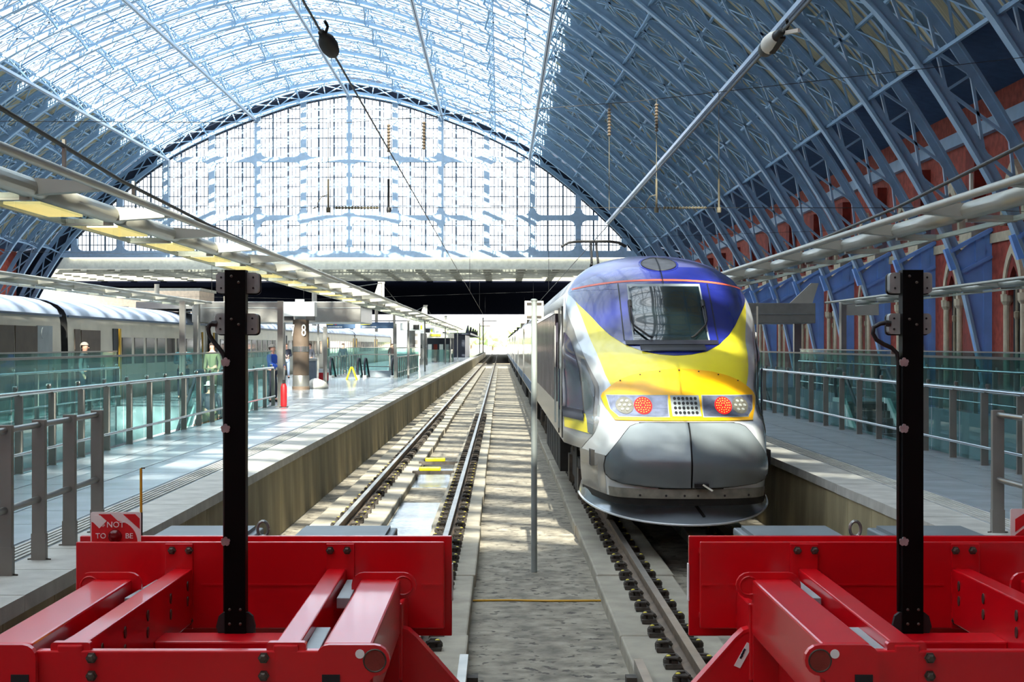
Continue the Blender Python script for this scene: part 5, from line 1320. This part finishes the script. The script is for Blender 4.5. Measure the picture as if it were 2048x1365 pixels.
# ================================================================ PEOPLE
def skinmesh(name, verts, edges, mat, parent, sub=1):
    me = bpy.data.meshes.new(name); og = ORG[parent.name]
    me.from_pydata([tuple(v[:3]) for v in verts], edges, []); me.materials.append(MATS[mat])
    o = bpy.data.objects.new(name, me); col.objects.link(o); o.parent = parent; ORG[o.name] = og
    md = o.modifiers.new('skin', 'SKIN'); md.use_smooth_shade = True
    for i, v in enumerate(verts):
        d = me.skin_vertices[0].data[i]; d.radius = (v[3], v[3]*(v[4] if len(v) > 4 else 1)); d.use_root = (i == 0)
    o.modifiers.new('subdivision', 'SUBSURF').levels = sub; o.modifiers['subdivision'].render_levels = sub
    return o
def person(loc, rot, top, legs, hair, label, hat=None, pose='stand', H=1.72):
    t = thing('person', loc, label, 'person')
    k = H/1.72
    # joints: pelvis, spine, chest, neck, head
    V = [(0, 0, .94, .135, .8), (0, 0, 1.15, .13, .78), (0, -.01, 1.36, .155, .7), (0, -.005, 1.47, .07), (0, -.02, 1.53, .055), (0, -.03, 1.62, .088, 1.1), (0, -.02, 1.70, .06)]
    E = [(0, 1), (1, 2), (2, 3), (3, 4), (4, 5), (5, 6)]
    def arm(s, el, ha):
        n = len(V); V.extend([(s*.19, 0, 1.40, .058), el + (.044,), ha + (.032,), (ha[0]+(-s*.02), ha[1]-.03, ha[2]-.06, .034, .5), (ha[0]-s*.02, ha[1]-.045, ha[2]-.12, .02)])
        E.extend([(2, n), (n, n+1), (n+1, n+2), (n+2, n+3), (n+3, n+4)])
    if pose == 'phone': arm(-1, (-.25, .0, 1.12), (-.06, -.24, 1.16)); arm(1, (.25, .0, 1.12), (.07, -.24, 1.14))
    elif pose == 'lean': arm(-1, (-.26, -.1, 1.16), (-.2, -.34, 1.08)); arm(1, (.26, -.1, 1.16), (.2, -.34, 1.08))
    else: arm(-1, (-.25, .03, 1.13), (-.24, -.06, .88)); arm(1, (.25, .03, 1.13), (.24, -.06, .88))
    for s, fy in ((-1, .04), (1, -.06)):
        n = len(V); V.extend([(s*.095, 0, .88, .095), (s*.105, fy*.5-.02, .49, .062), (s*.11, fy, .09, .042), (s*.115, fy-.12, .04, .038)])
        E.extend([(0, n), (n, n+1), (n+1, n+2), (n+2, n+3)])
    sc = lambda v: (v[0]*k, v[1]*k, v[2]*k) + tuple(([v[3]*k] + list(v[4:])))
    body = skinmesh('body', [sc(v) for v in V], E, 'skin', t, 2)
    # clothing a little proud of the body
    g = 1.14
    Tv = [(0, 0, .90, .15*g, .8)] + [(v[0], v[1], v[2], v[3]*g) + tuple(v[4:]) for v in (V[1], V[2])] + [(0, -.005, 1.455, .085)]
    Te = [(0, 1), (1, 2), (2, 3)]
    for a in (7, 12):
        n = len(Tv); Tv += [(V[a][0], V[a][1], V[a][2], .072), V[a+1][:3] + (.058,), V[a+2][:3] + (.045,)]; Te += [(2, n), (n, n+1), (n+1, n+2)]
    skinmesh('jacket', [sc(v) for v in Tv], Te, top, t, 2)
    Lv = [(0, 0, .95, .14, .8)]; Le = []
    for a in (17, 21): n = len(Lv); Lv += [V[a][:3] + (.108,), V[a+1][:3] + (.078,), V[a+2][:3] + (.062,)]; Le += [(0, n), (n, n+1), (n+1, n+2)]
    skinmesh('trousers', [sc(v) for v in Lv], Le, legs, t, 2)
    for a in (19, 23):
        x, y, z = V[a][:3]; skinmesh('shoe', [sc((x, y+.03, .045, .048)), sc((x, y-.08, .04, .046)), sc((x*1.03, y-.17, .032, .034))], [(0, 1), (1, 2)], 'blackmatt', t, 1)
    hm = bmesh.new(); bmesh.ops.create_uvsphere(hm, u_segments=14, v_segments=9, radius=.108*k)
    bmesh.ops.delete(hm, geom=[v for v in hm.verts if v.co.z < -.015*k and v.co.y < .04*k], context='VERTS')
    for v in hm.verts: v.co = (v.co.x*.95, v.co.y*1.08 + .0, v.co.z*1.02 + 1.655*k)
    me = bpy.data.meshes.new('hair'); hm.to_mesh(me); hm.free(); me.materials.append(MATS[hair]); me.shade_smooth(); h = link('hair', me, t)
    if hat:
        m = MB().lathe([(.17*k, 1.665*k), (.17*k, 1.675*k), (.108*k, 1.69*k), (.1*k, 1.77*k), (.05*k, 1.79*k)], (0, 0, 0), 'z', 16); me = m.mesh('hat', hat); me.shade_smooth(); link('hat', me, t)
    fm = MB(); fm.lathe([(.012*k, 0), (.008*k, -.02*k)], (0, -.115*k, 1.605*k), 'y', 6); me = fm.mesh('nose', 'skin'); link('nose', me, t)
    em = MB()
    for s in (-1, 1): em.lathe([(.009*k, 0), (.009*k, -.006*k)], (s*.032*k, -.112*k, 1.632*k), 'y', 6)
    em.box(-.022*k, .022*k, -.113*k, -.108*k, 1.568*k, 1.574*k); link('eyes_and_mouth', em.mesh('eyes_and_mouth', 'hairdark'), t)
    t.rotation_euler = (0, 0, rot)
    return t
person((-10.75, 79, 0), .3, 'navy', 'jean', 'hairdark', 'person in dark jacket and grey trousers standing by column 8, hands together', None, 'phone')
person((-6.75, 46.5, 0), 1.2, 'blue', 'navy', 'hairgrey', 'person in a bright blue jacket behind the end of the balustrade', None, 'lean', 1.66)
person((-9.75, 80.5, 0), -.4, 'coatgrey', 'navy', 'hairdark', 'person in a grey coat standing behind the litter bin', None)
person((-9.5, 95, 0), .1, 'navy', 'navy', 'hairdark', 'person in black standing beside the escalator enclosure', None)
person((-7.3, 106, 0), .5, 'brickdark', 'navy', 'hairdark', 'person in a dark red top beyond the escalator enclosure', None)
person((-9.75, 48.4, 0), .2, 'tealcoat', 'navy', 'hairgrey', 'person in a teal coat behind two panes of glass', None, 'phone')
person((-9.0, 49.2, 0), -.3, 'khaki', 'khaki', 'hairdark', 'person in khaki clothes behind two panes of glass', None)
person((-7.55, 40.95, -1.0), math.pi+.2, 'navy', 'khaki', 'hairgrey', 'person in a white hat riding the escalator behind the glass', 'hatwhite', 'stand', 1.68)
person((-7.55, 39.4, -1.9), math.pi, 'khaki', 'navy', 'hairdark', 'person in khaki top riding the escalator behind the glass', None)
person((-11.15, 42.2, 0), 1.5, 'coatgrey', 'navy', 'hairgrey', 'person in grey walking beside the vent panels of the silver train', None)

# ================================================================ BEYOND THE STATION
for i in range(8):
    x, y = ((-3.3, 300), (6.4, 330), (-5.0, 380), (1.2, 490), (-14, 420), (9.5, 410), (-20, 460), (-4, 520))[i]
    t = thing('line_mast', (x, y, BZ), ('pale overhead line mast beside the empty track outside', 'pale overhead line mast outside, to the train side of the tracks', 'second pale overhead line mast beside the empty track outside', 'pale overhead line mast standing between the tracks far outside', 'pale overhead line mast outside, beyond the dark pavilion', 'farther pale overhead line mast on the train side', 'distant pale overhead line mast beyond the pavilion', 'most distant pale overhead line mast')[i], 'mast')
    MB().box(x-.15, x+.15, y-.15, y+.15, BZ-.05, 6.8).build('mast', 'farpole', t); MB().box(x-.1, x+2.6, y-.08, y+.08, 6.0, 6.2).build('cantilever', 'farpole', t)
for i, (x, y, h, r) in enumerate(((4, 560, 9, 5), (11, 580, 11, 6), (-3, 600, 8, 5), (-11, 590, 9, 6), (19, 570, 12, 7), (-22, 620, 10, 7))):
    t = thing('distant_tree', (x, y, BZ), ('pale green tree straight beyond the tracks', 'pale green tree outside, above the train roof line', 'low pale tree beyond the empty track', 'wide pale tree beyond the dark pavilion', 'tall pale tree hidden mostly by the train', 'broad tree farthest out beyond the pavilion')[i], 'tree')
    MB().tube([(x, y, BZ-.1), (x+.1, y, h*.5)], [.4, .25], 8).build('trunk', 'bark', t)
    bm = bmesh.new()
    for k in range(9):
        mtx = Matrix.Translation((random.uniform(-r*.6, r*.6), random.uniform(-r*.6, r*.6), h*.62 + random.uniform(-h*.2, h*.22)))
        bmesh.ops.create_icosphere(bm, subdivisions=2, radius=random.uniform(r*.3, r*.5), matrix=mtx)
    for v in bm.verts: v.co += Vector((random.uniform(-.35, .35), random.uniform(-.35, .35), random.uniform(-.35, .35)))
    me = bpy.data.meshes.new('foliage'); bm.to_mesh(me); bm.free(); me.materials.append(MATS['leaf'])
    o = bpy.data.objects.new('foliage', me); col.objects.link(o); o.parent = t
for (x0, x1, y, h, lab) in ((-62, -44, 230, 9.5, 'cream building seen beyond the open side of the flat roof'), (-40, 60, 700, 12, 'long pale building on the skyline beyond the tracks')):
    t = thing('distant_building', ((x0+x1)/2, y, BZ), lab, 'building')
    MB().box(x0, x1, y, y+12, BZ-.1, h).build('wall', 'facade', t); MB().box(x0-.3, x1+.3, y-.3, y+12.3, h, h+.4).build('parapet', 'greyplate', t)
    n = int((x1-x0)/4.5)
    for i in range(n):
        for z in (1.6, 5.2): MB().box(x0+1.4+i*4.5, x0+3.2+i*4.5, y-.06, y, z, z+2).build('window', 'hstwin', t)
bpy.context.view_layer.update()
